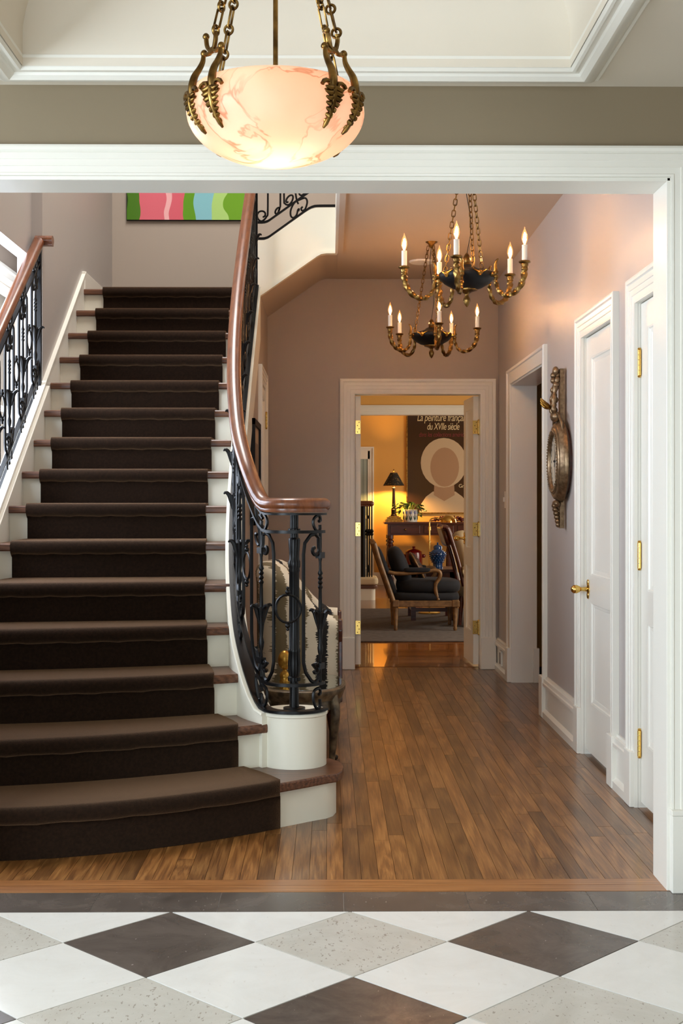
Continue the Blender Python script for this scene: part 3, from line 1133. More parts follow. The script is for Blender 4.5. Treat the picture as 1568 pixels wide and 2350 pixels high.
# left string with its cap along the wall
m = MB()
pts = [Vector((-1.596, y, nosing_z(y))) for y in (4.9, 8.47)]
m.sweep(pts, [(-.014, -.22), (.014, -.22), (.014, .062), (.020, .066), (.020, .082), (-.014, .082)], shear=True)
m.build('string', M['white'], stair)
MB().box(-1.60, 8.44, RISE * 15, -1.578, Y_END, RISE * 15 + .12).build('skirting', M['white'], stair, bevel=.003)
m = MB().sweep([Vector((-1.612, y, nosing_z(y))) for y in (4.9, 7.30)], [(-.06, -.5), (.05, -.5), (.05, .045), (-.06, .045)], shear=True)
m.build('curb_string', M['white'], stair, bevel=.004)
m = MB().prism([(4.9, -.2), (7.29, -.2), (7.29, nosing_z(7.29) - .45), (4.9, nosing_z(4.9) - .2)], -1.68, -1.61, 'x')
m.build('left_spandrel', M['white'], stair)

# ------------------------------------------------------------------ carpet runner
XRC = [(1, -.185), (2, -.36), (3, -.475), (4, -.527), (5, -.555), (6, -.58), (7, -.604), (8, -.619), (9, -.624), (10, -.627), (15, -.629)]
XLC = [(1, -1.56), (5, -1.52), (6, -1.478), (8, -1.470), (15, -1.458)]


def edge(tab, s):
    return interp([a for a, _ in tab], [b_ for _, b_ in tab], s)


def carpet_profile(x_of, t):
    """points over all steps for a column"""
    out = []
    TH = .014
    for n in range(1, NST + 1):
        z = RISE * n
        xa = x_of(n - .12 if n > 1 else 1, t)
        xn = x_of(n, t)
        xb = x_of(min(n + .88, NST), t)
        ya = nose(n, xn) + .03 - TH
        yn = nose(n, xn)
        zf = RISE * (n - 1) + (TH if n > 1 else 0.001)
        w_ = .0018 * math.sin(t * 37 + n * 3.1) + .0012 * math.sin(t * 71 + n)
        out.append((xn, ya, zf))
        out.append((xn, ya, z - .09))
        out.append((xn, ya - .001, z - .052 + w_))
        for a in range(9):
            q = -PI / 2 - PI * a / 8
            out.append((xn, yn + .006 + .030 * math.cos(q) * (1.0), z - .018 + (.032 + (-w_ if a < 3 else 0)) * math.sin(q)))
        if n < NST:
            yb = nose(n + 1, xb) + .03 - TH
            out.append((lerp(xn, xb, .25), lerp(yn + .04, yb, .2), z + TH))
            out.append((lerp(xn, xb, .6), lerp(yn + .04, yb, .6), z + TH))
            out.append((xb, yb, z + TH))
        else:
            out.append((xn, yn + .3, z + TH))
            out.append((xn, Y_END - .01, z + TH))
    return out


def x_of(s, t):
    return lerp(edge(XLC, s), edge(XRC, s), t)


NC = 30
cols = [carpet_profile(x_of, i / NC) for i in range(NC + 1)]
m = MB()
m.rings([[Vector(p) for p in c_] for c_ in cols], closed_ring=False, caps=False)
# side edges turned down to the treads
for c_, d in ((cols[0], .0), (cols[-1], .0)):
    inner = []
    for (x, y, z) in c_:
        inner.append(Vector((x, y + .014, z - .014)))
    m.rings([[Vector(p) for p in c_], inner], closed_ring=False, caps=False)
tag(m.build('stair_runner', M['carpet'], smooth=70), 'dark brown plush carpet runner covering the middle of the stairs', 'carpet')


# ------------------------------------------------------------------ wrought iron balustrades
def circ(cx, cz, r, a0, a1, n):
    return [(cx + r * math.cos(math.radians(lerp(a0, a1, i / n))), cz + r * math.sin(math.radians(lerp(a0, a1, i / n)))) for i in range(n + 1)]


def spiral(cx, cz, r0, r1, a0, a1, n):
    return [(cx + lerp(r0, r1, i / n) * math.cos(math.radians(lerp(a0, a1, i / n))), cz + lerp(r0, r1, i / n) * math.sin(math.radians(lerp(a0, a1, i / n)))) for i in range(n + 1)]


def balustrade(root, path, units, ringsat, pitch, base_s=None, top_off=-.030, slope=True):
    """heights are measured down from the handrail centre line"""
    ZU, ZL, ZB = -.105, -.715, -.822

    def pt(s, z):
        p = path.at(s)
        return Vector((p.x, p.y, p.z + z))
    N = max(20, int(path.L / .035))
    ss = [path.L * i / N for i in range(N + 1)]
    bar = [(-.011, -.006), (.011, -.006), (.011, .006), (-.011, .006)]
    band = [(-.024, -.004), (.024, -.004), (.024, .006), (-.024, .006)]
    MB().sweep([pt(s, ZU) for s in ss], bar, shear=True).build('upper_rail', M['iron'], root, smooth=30)
    MB().sweep([pt(s, ZL) for s in ss], bar, shear=True).build('lower_rail', M['iron'], root, smooth=30)
    MB().sweep([pt(s, ZB) for s in ss], band, shear=True).build('base_band', M['iron'], root, smooth=30)
    MB().sweep([pt(s, -.034) for s in ss], [(-.017, -.004), (.017, -.004), (.017, .004), (-.017, .004)], shear=True).build('rail_core', M['iron'], root, smooth=30)
    for s0, sides in units:
        hw = pitch * .30
        for sg in sides:
            # long bar, curled in at both ends
            P = []
            # lower curl
            P += [(sg * (.034 + x), ZL + .058 + z) for x, z in spiral(0, 0, .010, .026, 330, 60, 7)]
            P += [(sg * (x), ZL + z) for x, z in [(.012, .046), (.016, .018), (.040, .008), (hw * .62, .016), (hw * .9, .05), (hw, .09)]]
            P += [(sg * hw, lerp(ZL + .09, ZU - .10, k / 5)) for k in range(1, 5)]
            P += [(sg * x, ZU + z) for x, z in [(hw, -.09), (hw * .94, -.045), (hw * .66, -.014), (.036, -.008), (.014, -.024), (.012, -.06)]]
            P += [(sg * (.034 + x), ZU - .072 + z) for x, z in spiral(0, 0, .026, .010, 180, 430, 9)]
            pts = [pt(s0 + a, z) for a, z in P]
            MB().tube(pts, .0078, 6).build('scroll_bar', M['iron'], root, smooth=50)
            # short scrolls above and below
            for zc, hh in ((-.070, .036), ((ZL + ZB) / 2, .050)):
                Q = [(sg * x, zc + z) for x, z in [(.012, hh * .2)] + spiral(.016, hh * .30, .012, .020, 250, 90, 5)[2:] + [(.040, hh * .55), (.046, 0), (.036, -hh * .65), (.018, -hh * .95), (.003, -hh * .70), (.003, -hh * .2)]]
                MB().tube(smooth_path([pt(s0 + a, z) for a, z in Q], 3), .0066, 6).build('small_scroll', M['iron'], root, smooth=50)
        # ornamental baluster
        c = pt(s0, 0)
        zt, zb = c.z + ZU, c.z + ZL
        H = zt - zb
        f = lambda k: zb + H * k
        pr = [(.006, f(0)), (.006, f(.18)), (.010, f(.205)), (.012, f(.235)), (.007, f(.27)), (.009, f(.31)), (.012, f(.36)), (.016, f(.41)), (.022, f(.45)), (.024, f(.465)), (.008, f(.47)), (.0065, f(.62)),
              (.011, f(.635)), (.006, f(.65)), (.011, f(.665)), (.006, f(.68)), (.011, f(.695)), (.006, f(.71)), (.011, f(.725)), (.006, f(.745)), (.0055, f(.80)), (.009, f(.83)), (.006, f(.87)), (.006, f(1))]
        bal = MB().lathe(pr, 8, (c.x, c.y, 0)).build('baluster', M['iron'], root, smooth=50)
        lf = MB()
        t = path.tan(s0)
        nn = Vector((-t.y, t.x, 0))
        for d in (t, -t, nn, -nn):
            L0 = [Vector((c.x, c.y, f(.36))) + d * .010, Vector((c.x, c.y, f(.42))) + d * .018, Vector((c.x, c.y, f(.465))) + d * .026, Vector((c.x, c.y, f(.483))) + d * .040, Vector((c.x, c.y, f(.472))) + d * .050]
            lf.tube(smooth_path(L0, 3), [.004, .005, .007, .008, .009, .0095, .0095, .009, .0085, .007, .006, .005, .003], 6)
        lf.build('leaf_ornament', M['iron'], bal, smooth=50)
        for k in (.845, .115):
            cl = MB()
            cl.add([Vector((c.x, c.y, f(k))) + t * a + nn * b_ + Vector((0, 0, z)) for a, b_, z in [(-.019, -.011, -.012), (.019, -.011, -.012), (.019, .011, -.012), (-.019, .011, -.012), (-.019, -.011, .012), (.019, -.011, .012), (.019, .011, .012), (-.019, .011, .012)]],
                   [(0, 1, 2, 3), (4, 5, 6, 7), (0, 1, 5, 4), (1, 2, 6, 5), (2, 3, 7, 6), (3, 0, 4, 7)])
            cl.build('collar', M['iron'], bal)
    for s0 in ringsat:
        c = pt(s0, (ZU + ZL) / 2)
        t = path.tan(s0)
        R = pitch * .5 - pitch * .30 - .004
        R = min(R, .058) * .95
        pts = [c + t * (R * math.cos(a)) + Vector((0, 0, R * 1.05 * math.sin(a))) for a in [2 * PI * k / 20 for k in range(20)]]
        # follow the bend of the rail
        if path is PR and s0 < PR.s[16]:
            pts = []
            for k in range(20):
                a = 2 * PI * k / 20
                q = pt(s0 + R * math.cos(a), (ZU + ZL) / 2)
                q.z = c.z + R * 1.05 * math.sin(a)
                pts.append(q)
        rg = MB().tube(pts, .0055, 6, closed=True).build('ring', M['iron'], root, smooth=50)
        for sg in (1, -1):
            bd = MB()
            bd.ell(c + Vector((0, 0, sg * (R + .014))), .0105, 8, 6).ell(c + Vector((0, 0, sg * (R + .029))), .0065, 8, 6)
            bd.build('bead', M['iron'], rg, smooth=60)


RAIL = [(-.020, -.026), (.020, -.026), (.023, -.018), (.022, -.012), (.031, -.004), (.033, .008), (.028, .020), (.016, .028), (0, .031), (-.016, .028), (-.028, .020), (-.033, .008), (-.031, -.004), (-.022, -.012), (-.023, -.018)]


def handrail(root, path, s0=0, cap=False):
    N = int(path.L / .03)
    pts = [path.at(lerp(s0, path.L, i / N)) for i in range(N + 1)]
    m = MB().sweep(pts, RAIL)
    if cap:
        p = pts[0]
        m.ell(p + Vector((0, 0, .003)), (.033, .033, .029), 16, 10)
    return m.build('handrail', M['rail'], root, smooth=50)


balr = thing('stair_balustrade', (NEW.x, NEW.y, .39), 'black wrought iron balustrade with mahogany handrail curling round the newel', 'balustrade')
handrail(balr, PR, 0, True)
P0 = .345
first = PR.s[16] + .062
us = [(.028, (1,))] + [(first + .30 * k, (1, -1)) for k in range(0, int((PR.L - first) / .30) + 1) if first + .30 * k < PR.L - .08]
rs = [first / 2 + .014] + [first + .15 + .30 * k for k in range(int((PR.L - first) / .30)) if first + .15 + .30 * k < PR.L - .08]
balustrade(balr, PR, us, rs, .30)
e_ = PR.at(PR.L)
MB().box(e_.x - .016, e_.y - .006, e_.z - .83, e_.x + .016, e_.y + .02, e_.z + .5).build('end_post', M['iron'], balr)
# newel post
nz = .392
pr = [(.045, nz), (.045, nz + .010), (.020, nz + .012), (.018, nz + .10), (.018, nz + .118)]
m = MB().lathe(pr, 20, NEW)
pr = [(.026, nz + .118), (.026, nz + .132), (.021, nz + .136), (.025, nz + .160), (.026, nz + .19), (.023, nz + .232), (.025, nz + .236), (.024, nz + .246), (.0215, nz + .250), (.0205, nz + .560), (.023, nz + .564), (.021, nz + .574), (.025, nz + .582), (.025, nz + .602),
      (.020, nz + .612), (.021, nz + .640), (.0245, nz + .690), (.022, nz + .697), (.017, nz + .70), (.017, nz + .722), (.025, nz + .724), (.025, nz + .736), (.017, nz + .738), (.017, nz + .80)]
m.lathe(pr, 32, NEW, flute=1, fl=.07)
m.build('newel_post', M['iron'], balr, smooth=40)
m = MB().box(NEW.x - .012, NEW.y - RV, nz + .722, NEW.x + .012, NEW.y, nz + .732)
m.build('newel_stay', M['iron'], balr)

ball = thing('stair_balustrade', (-1.612, 6.2, nosing_z(6.2)), 'straight black iron balustrade with wooden rail in front of the stair window', 'balustrade')
handrail(ball, PL)
us = []
y = 7.16
while y > 5.0:
    us.append((y - 4.9, (1, -1)))
    y -= .29
balustrade(ball, PL, us, [u[0] - .145 for u in us if u[0] > .2], .29)
e_ = PL.at(PL.L)
m = MB().sweep([Vector((e_.x - .02, e_.y - .005, e_.z - .003)), Vector((e_.x + .075, e_.y - .005, e_.z - .003))], RAIL)
m.build('rail_return', M['rail'], ball, smooth=50)
MB().box(e_.x - .014, e_.y - .03, e_.z - .83, e_.x + .014, e_.y - .002, e_.z - .03).build('end_post', M['iron'], ball)

# ------------------------------------------------------------------ short upper flight and its balustrade
YU = 8.57
up = thing('upper_flight', (-.2, YU, RISE * 15), 'white fascia of the short upper flight turning over the hall', 'staircase')
topz = [(-.50, 2.955), (-.43, 2.955), (-.40, 2.965), (-.375, 2.982), (-.16, 3.136), (-.12, 3.16), (-.085, 3.17), (.052, 3.172)]
botz = [(.052, 2.868), (-.02, 2.868), (-.055, 2.862), (-.085, 2.846), (-.50, 2.556)]
m = MB().prism(topz + botz, YU, YU + .05, 'y')
m.build('fascia', M['ivory'], up)
lst = [Vector((x, YU - .004, z + .008)) for x, z in botz]
MB().sweep(lst, [(-.006, -.008), (.006, -.008), (.006, .010), (-.006, .010)]).build('lower_bead', M['ivory'], up)
sof = [(.055, CEIL + .002), (-.02, CEIL + .002), (-.055, 2.874), (-.085, 2.857), (-.50, 2.566)]
m = MB().rings([[Vector((x, yy, z)) for x, z in sof] for yy in (YU + .002, Y_END)], closed_ring=False, caps=False)
m.build('soffit', M['ceil'], up, smooth=60)
for k, x0, x1, zb in ((0, -.45, -.28, 2.73), (1, -.28, -.11, 2.85), (2, -.11, .04, 2.89)):
    MB().box(x0, YU + .05, zb, x1, Y_END, RISE * (16 + k)).build('step', M['ivory'], up)
PUp = Path(smooth_path([Vector((x, YU + .02, z + .837)) for x, z in topz], 4))
ubal = thing('stair_balustrade', (-.2, YU + .02, 3.0), 'black iron scroll balustrade climbing the upper flight', 'balustrade')
ZU, ZL, ZB = -.105, -.715, -.822


def upt(s, z):
    p = PUp.at(s)
    return Vector((p.x, p.y, p.z + z))


sss = [PUp.L * i / 30 for i in range(31)]
flat = [(-.006, -.008), (.006, -.008), (.006, .008), (-.006, .008)]
for nm, zz in (('upper_rail', ZU), ('lower_rail', ZL), ('base_band', ZB)):
    MB().sweep([upt(s, zz) for s in sss], flat, shear=True).build(nm, M['iron'], ubal, smooth=30)
MB().sweep([upt(s, 0) for s in sss], RAIL).build('handrail', M['rail'], ubal, smooth=50)


def us_(*P):
    MB().tube(smooth_path([upt(s, z) for s, z in P], 4), .0062, 6).build('scroll_bar', M['iron'], ubal, smooth=50)


# big curls standing on the lower rail
def curl(s0, sg, r, zbase, ztop, tail):
    c = [(s0 + sg * (r + a), zbase + r + z) for a, z in spiral(0, 0, r, r * .30, 270, 270 + 0, 1)]
    pts = [(s0 - sg * tail, ztop), (s0 - sg * tail, zbase + .09), (s0 - sg * tail * .8, zbase + .03), (s0, zbase + .004)]
    a0 = -90
    for k in range(1, 12):
        q = math.radians(a0 - sg * 0 - 32 * k) if sg < 0 else math.radians(a0 + 32 * k)
        rr = lerp(r, r * .28, k / 11)
        pts.append((s0 + (rr * math.cos(q)), zbase + r + rr * math.sin(q)))
    MB().tube(smooth_path([upt(s, z) for s, z in pts], 3), .0062, 6).build('scroll_bar', M['iron'], ubal, smooth=50)


curl(.060, -1, .042, ZL + .006, ZU - .02, .036)
curl(.165, -1, .022, ZL + .006, ZU - .02, .016)
curl(.235, 1, .036, ZL + .008, ZU - .02, .030)
curl(.335, -1, .036, ZL + .008, ZU - .02, .030)
curl(.440, 1, .036, ZL + .008, ZU - .02, .030)
us_((.275, ZU), (.278, ZL + .12), (.282, ZL + .05), (.290, ZL), (.300, ZL - .03))
MB().ell(upt(.277, ZL + .075), (.013, .010, .012), 10, 6).build('bead', M['iron'], ubal, smooth=60)
# C scrolls between the two lower bars
P = [(.318 + .020 * math.cos(math.radians(a)) * k, (ZL + ZB) / 2 - .022 + .020 * math.sin(math.radians(a)) * k) for a, k in ((20, .45), (90, .6), (150, .8))]
us_((.300, ZB + .030), (.304, ZB + .042), (.296, ZB + .040), (.288, ZB + .015), (.268, ZB + .010), (.250, ZB + .035), (.250, ZB + .075), (.275, ZB + .105), (.310, ZL - .008), (.345, ZB + .085), (.358, ZB + .05), (.345, ZB + .014), (.325, ZB + .016), (.318, ZB + .035), (.328, ZB + .040))

# ------------------------------------------------------------------ closet door and picture on the wall under the stair
XS = -.455


def on_sp(u, z, d):
    return Vector((XS + d, u, z))


t_ = casing(8.46, 9.06, 2.02, fluted(.10, .028), on_sp)
t_ = struct(t_.build('trim_6', M['white'], smooth=25), 'white casing of the closet door under the stair', 'trim')
root = struct(empty('door_5', (XS, 8.76, 0)), 'white under-stair closet door seen at a slant past the handrail', 'door')
MxS = Matrix.Translation((XS + .012, 8.463, .012)) @ Matrix.Rotation(PI / 2, 4, 'Z')
door_leaf(root, MxS, .594, 1.99, t=.010 + .02)
for z in (.26, 1.06, 1.80):
    hinge(root, Matrix.Translation((XS + .018, 9.055, 0)), z)
pic = thing('framed_picture', (XS, 7.80, 1.40), 'black framed picture hanging on the wall under the stair', 'picture')
y0, y1, z0, z1 = 7.48, 8.14, 1.10, 1.717
m = MB()
for a in ((y0, y1, z0, z0 + .035), (y0, y1, z1 - .035, z1), (y0, y0 + .035, z0, z1), (y1 - .035, y1, z0, z1)):
    m.box(XS + .001, a[0], a[2], XS + .030, a[1], a[3])
m.build('frame', M['tole'], pic)
MB().box(XS + .001, y0 + .03, z0 + .03, XS + .016, y1 - .03, z1 - .03).build('mount', mat('beige picture mount', srgb(176, 158, 134), .5), pic)
MB().box(XS + .016, y0 + .13, z0 + .13, XS + .018, y1 - .13, z1 - .13).build('print', mat('muted print', srgb(128, 112, 92), .5, c2=srgb(96, 84, 70), scale=6), pic)

# ------------------------------------------------------------------ chains
def link_mesh(L, wd, r, m_, n=12, square=False):
    """oval loop lying in the local xz plane, long along z"""
    pts = []
    if square:
        a, b_ = wd / 2, L / 2
        for x, z in ((-a, -b_ + .003), (-a, b_ - .003), (-a + .002, b_), (a - .002, b_), (a, b_ - .003), (a, -b_ + .003), (a - .002, -b_), (-a + .002, -b_)):
            pts.append((x, 0, z))
    else:
        s = L / 2 - wd / 2
        for k in range(n + 1):
            q = PI * k / n
            pts.append((wd / 2 * math.cos(q), 0, s + wd / 2 * math.sin(q)))
        for k in range(n + 1):
            q = PI + PI * k / n
            pts.append((wd / 2 * math.cos(q), 0, -s + wd / 2 * math.sin(q)))
    return MB().tube(pts, r, 6, closed=True).mesh('chain_link', m_, smooth=60)


def chain(root, A, B, meshes, pitches, name='chain_link'):
    A, B = Vector(A), Vector(B)
    d = (B - A)
    L = d.length
    d.normalize()
    q0 = d.to_track_quat('Z', 'X')
    s, i = 0.0, 0
    while s < L:
        me, pt_ = meshes[i % len(meshes)], pitches[i % len(pitches)]
        o = bpy.data.objects.new(name, me)
        COL.objects.link(o)
        o.rotation_mode = 'QUATERNION'
        o.rotation_quaternion = q0 @ Quaternion((0, 0, 1), (PI / 2 if i % 2 else 0) + .35)
        o.location = A + d * (s + pt_ / 2)
        adopt(o, root)
        s += pt_
        i += 1


# ------------------------------------------------------------------ alabaster pendant
PX, PY, PZ = -.130, 3.16, 2.18
pend = thing('pendant_light', (PX, PY, PZ), 'glowing veined alabaster bowl pendant on brass chains in the foyer', 'lamp')
out = []
for k in range(0, 25):
    a = -PI / 2 + (PI / 2 + .42) * k / 24
    out.append((.2155 * math.cos(a), .1244 * math.sin(a)))
rr, rz = out[-1]
inn = [(r * .955, z * .94 + .001) for r, z in out[::-1]]
m = MB().lathe(out + [(rr - .004, rz + .002)] + inn, 64, (0, 0, 0))
o = m.build('bowl', M['alabaster'], None, smooth=60)
o.location = (PX, PY, PZ)
adopt(o, pend)
d = bpy.data.lights.new('bowl_lamp', 'POINT')
d.energy = 2.1
d.color = (1.0, 0.90, 0.78)
d.shadow_soft_size = .05
o = bpy.data.objects.new('bowl_lamp', d)
COL.objects.link(o)
o.location = (PX, PY, PZ - .035)
# stem, canopy
MB().lathe([(.006, PZ - .02), (.006, HC + .36)], 12, (PX, PY, 0)).build('stem', M['abrass'], pend, smooth=40)
MB().lathe([(0, HC + .30), (.02, HC + .305), (.03, HC + .33), (.075, HC + .345), (.08, HC + .37), (0, HC + .37)], 24, (PX, PY, 0)).build('canopy', M['abrass'], pend, smooth=40)


def rim(az, r=.188, z=.038):
    """azimuth 0 points at the camera"""
    a = math.radians(az)
    return Vector((PX + r * math.sin(a), PY - r * math.cos(a), PZ + z))


def clip(az):
    a = math.radians(az)
    out_ = Vector((math.sin(a), -math.cos(a), 0))
    tn = Vector((math.cos(a), math.sin(a), 0))
    base = Vector((PX, PY, PZ))
    # arm rising from the leaf over the rim
    def q(r, z, t=0):
        return base + out_ * r + tn * t + Vector((0, 0, z))
    m = MB()
    P = smooth_path([q(.213, .012), q(.217, .030), q(.211, .055), q(.199, .075), q(.190, .094), q(.188, .110)], 4)
    m.tube(P, [lerp(.0115, .005, i / (len(P) - 1)) for i in range(len(P))], 8)
    m.ell(q(.186, .114), .009, 10, 8)
    for sg in (-1, 1):
        m.tube([q(.220, .012 + .011 * math.sin(k * .7), sg * (.020 + (.015 - k * .0014) * math.cos(k * .7))) for k in range(9)], .0055, 6)
    m.build('clip_arm', M['abrass'], pend, smooth=60)
    lf = MB()
    for k in range(7):
        z = .010 - .011 * k
        wd = [.028, .027, .024, .020, .015, .010, .005][k]
        rr_ = .2155 * math.cos(math.asin(max(-1, min(1, (z - .01) / .1244)))) + .006
        for sg in (-1, 1):
            lf.tube([q(rr_, z, 0), q(rr_ + .005, z - .006, sg * wd * .6), q(rr_ + .002, z - .002, sg * wd)], [.0055, .0065, .002], 6)
    zz = [.012, -.01, -.03, -.05, -.066, -.074]
    lf.tube([q(.2155 * math.cos(math.asin(z / .1244)) + .008, z) for z in zz], [.006, .006, .005, .005, .006, .003], 6)
    lf.build('acanthus_leaf', M['abrass'], pend, smooth=60)


lng = link_mesh(.052, .016, .0030, M['abrass'], square=True)
rng_ = link_mesh(.022, .022, .0036, M['abrass'])
for sgn in (-1, 1):
    c0 = 51 * sgn
    for dlt in (-11, 11):
        clip(c0 + dlt)
    # bar and hook joining the pair
    A, B = rim(c0 - 11, .186, .114), rim(c0 + 11, .186, .114)
    mid = (A + B) / 2
    m = MB().tube(smooth_path([A, lerp(A, B, .3) + Vector((0, 0, -.006)), mid + Vector((0, 0, .003)), lerp(A, B, .7) + Vector((0, 0, -.006)), B], 4), .0055, 6)
    hd = (B - A).normalized()
    m.tube(smooth_path([mid - hd * .028 + Vector((0, 0, .036)), mid - hd * .022 + Vector((0, 0, .012)), mid + Vector((0, 0, -.004)), mid + hd * .012 + Vector((0, 0, .022)), mid + hd * .010 + Vector((0, 0, .040))], 4), .0055, 6)
    m.ell(mid - hd * .028 + Vector((0, 0, .038)), .0085, 8, 6)
    m.build('hook', M['abrass'], pend, smooth=60)
    top = Vector((PX + .022 * sgn, PY - .02, HC + .325))
    chain(pend, mid + hd * .010 + Vector((0, 0, .036)), top, [rng_, lng], [.0145, .047])
    for dlt in (0,):
        clip(180 - c0)
    chain(pend, rim(180 - c0, .190, .112), Vector((PX + .022 * sgn, PY + .02, HC + .325)), [rng_, lng], [.0145, .047])

# ------------------------------------------------------------------ chandeliers
CX, CY, CZ = .635, 6.0, 2.268
ch = thing('chandelier', (CX, CY, CZ), 'five-light brass and black chandelier nearest the foyer, chains rising past the opening', 'chandelier', 'hall chandeliers')
C0 = Vector((CX, CY, CZ))
MB().lathe([(0, -.058), (.03, -.056), (.07, -.045), (.105, -.025), (.128, -.002), (.131, .008), (.129, .02), (.124, .024), (.07, .036), (.045, .046), (.03, .058), (0, .062)], 40, C0).build('dish', M['tole'], ch, smooth=35)
MB().lathe([(.018, .056), (.022, .062), (.016, .070), (.020, .078), (.019, .092), (.012, .106), (.004, .116), (0, .117)], 14, C0, flute=1, fl=.12).build('top_finial', M['abrass'], ch, smooth=50)
MB().lathe([(.050, -.052), (.048, -.058), (.022, -.066), (.010, -.074), (.009, -.082), (.017, -.094), (.017, -.106), (.010, -.124), (.002, -.134)], 16, C0, flute=1, fl=.12).build('bottom_finial', M['abrass'], ch, smooth=50)
cb_prof = [(.010, .018), (.016, .020), (.014, .026), (.018, .032), (.017, .038), (.026, .042), (.028, .047), (.025, .051), (.010, .052)]
for k in range(5):
    az = math.radians(-15 + 72 * k)
    dv = Vector((math.sin(az), -math.cos(az), 0))
    tv = Vector((math.cos(az), math.sin(az), 0))

    def q(r, z, t=0):
        return C0 + dv * r + tv * t + Vector((0, 0, z))
    P = smooth_path([q(.148, .0), q(.150, -.035), (q(.163, -.070)), q(.190, -.093), q(.222, -.094), q(.256, -.075), q(.280, -.040), q(.289, .0), q(.290, .020)], 6)
    rad = [interp([0, .1, .5, .85, 1], [.0075, .0085, .011, .0135, .013], i / (len(P) - 1)) for i in range(len(P))]
    arm = MB().tube(P, rad, 12, lobes=4, twist=.26).build('arm', M['abrass'], ch, smooth=60)
    m = MB().tube(smooth_path([q(.140, -.004), q(.148, .020), q(.146, .045), q(.152, .066), q(.162, .074)], 3), [.009, .010, .0095, .009, .0085, .008, .0075, .007, .0065, .006, .005, .004, .002], 8)
    m.tube([q(.120, .006), q(.150, .006)], .012, 10)
    m.lathe([(.0125, -.006), (.0135, 0), (.0125, .006)], 10, q(.148, .012)).lathe([(.0115, -.004), (.0125, 0), (.0115, .004)], 10, q(.148, -.006))
    m.build('arm_leaf', M['abrass'], arm, smooth=60)
    MB().lathe(cb_prof, 16, q(.290, 0), flute=1, fl=.08).build('drip_cup', M['abrass'], arm, smooth=50)
    cd = MB().lathe([(0, .050), (.0125, .050), (.0125, .122), (.008, .123), (0, .123)], 16, q(.290, 0)).build('candle', M['candle'], ch, smooth=40)
    MB().lathe([(.006, .122), (.007, .128), (.0125, .142), (.0145, .153), (.012, .170), (.007, .184), (.003, .194), (.0012, .203), (0, .205)], 14, q(.290, 0)).build('bulb', M['bulb'], cd, smooth=60)
    MB().lathe([(.0, .129), (.0048, .134), (.0078, .147), (.0070, .159), (.003, .174), (0, .180)], 10, q(.290, 0)).build('filament', M['filament'], cd, smooth=60)
    # mask ornament on the dish between the arms
    az2 = az + math.radians(36)
    dv2 = Vector((math.sin(az2), -math.cos(az2), 0))
    tv2 = Vector((math.cos(az2), math.sin(az2), 0))
    m = MB()
    for sg in (-1, 1):
        m.tube([C0 + dv2 * .130 + Vector((0, 0, -.006)), C0 + dv2 * .131 + tv2 * sg * .012 + Vector((0, 0, .010)), C0 + dv2 * .127 + tv2 * sg * .034 + Vector((0, 0, .022))], [.006, .0055, .002], 6)
    m.ell(C0 + dv2 * .130 + Vector((0, 0, .008)), (.010, .010, .011), 8, 6)
    m.build('mask_ornament', M['gilt'], ch, smooth=60)
ov = link_mesh(.032, .016, .0024, M['abrass'], 6)
for k in range(3):
    az = math.radians(10 + 120 * k)
    a = C0 + Vector((.105 * math.sin(az), -.105 * math.cos(az), .030))
    b_ = Vector((CX + .022 * math.sin(az), CY - .022 * math.cos(az), CEIL - .045))
    chain(ch, a, b_, [ov], [.0262])
MB().tube(smooth_path([C0 + Vector((0, 0, .11)), C0 + Vector((.02, .01, .25)), C0 + Vector((-.01, .0, .45)), Vector((CX, CY, CEIL - .03))], 5), .002, 5).build('cord', M['tole'], ch)
MB().lathe([(0, 0), (.062, 0), (.062, -.006), (0, -.008)], 28, (CX, CY, CEIL)).build('ceiling_plate', M['ceil'], ch, smooth=30)
MB().lathe([(.040, -.006), (.038, -.012), (.022, -.022), (.016, -.036), (.006, -.05), (0, -.05)], 20, (CX, CY, CEIL)).build('canopy', M['abrass'], ch, smooth=40)
ch2 = copy_tree(ch)
ch2.location = (.648, 8.24, CZ + .01)
ch2.rotation_euler = (0, 0, math.radians(20))
ch2['label'] = 'five-light brass and black chandelier farther down the hall, hanging near the doorway'

# ------------------------------------------------------------------ artwork on the landing wall
art_ = thing('artwork', (-1.03, Y_END, 3.34), 'large glossy abstract print in green, pink and blue on the landing wall', 'artwork')
a0, a1 = -1.487, -.560
z0 = 1.24 + (1150 - 507) * Y_END / FOC
o = MB().box(0, -.03, 0, a1 - a0, -.006, .93).build('print', M['art'], None)
o.location = (a0, Y_END, z0)
adopt(o, art_)
MB().box(a0 - .004, Y_END - .026, z0 - .004, a1 + .004, Y_END - .001, z0 + .934).build('backing', M['tole'], art_)

# ------------------------------------------------------------------ barometer
BY, BZ, BX = 6.86, 1.45, X_R
bar = thing('barometer', (BX, BY, BZ - .42), 'carved bronze-gilt round barometer hanging on the right hall wall', 'barometer')
pr = [(.190, 0), (.205, -.012), (.203, -.030), (.192, -.040), (.187, -.052), (.176, -.060), (.164, -.058), (.158, -.066), (.146, -.070), (.138, -.066), (.132, -.050)]
m = MB()
rings = []
for r, x in pr:
    rings.append([Vector((BX - .014 + x * .88, BY + r * math.cos(a), BZ + r * 1.07 * math.sin(a))) for a in [2 * PI * k / 48 for k in range(48)]])
m.rings(rings, caps=False)
m.build('round_frame', M['bronze'], bar, smooth=50)
m = MB()
for k in range(60):
    a = 2 * PI * k / 60
    m.ell((BX - .075, BY + .150 * math.cos(a), BZ + .1605 * math.sin(a)), .0052, 6, 4)
m.build('beading', M['bronze'], bar, smooth=60)
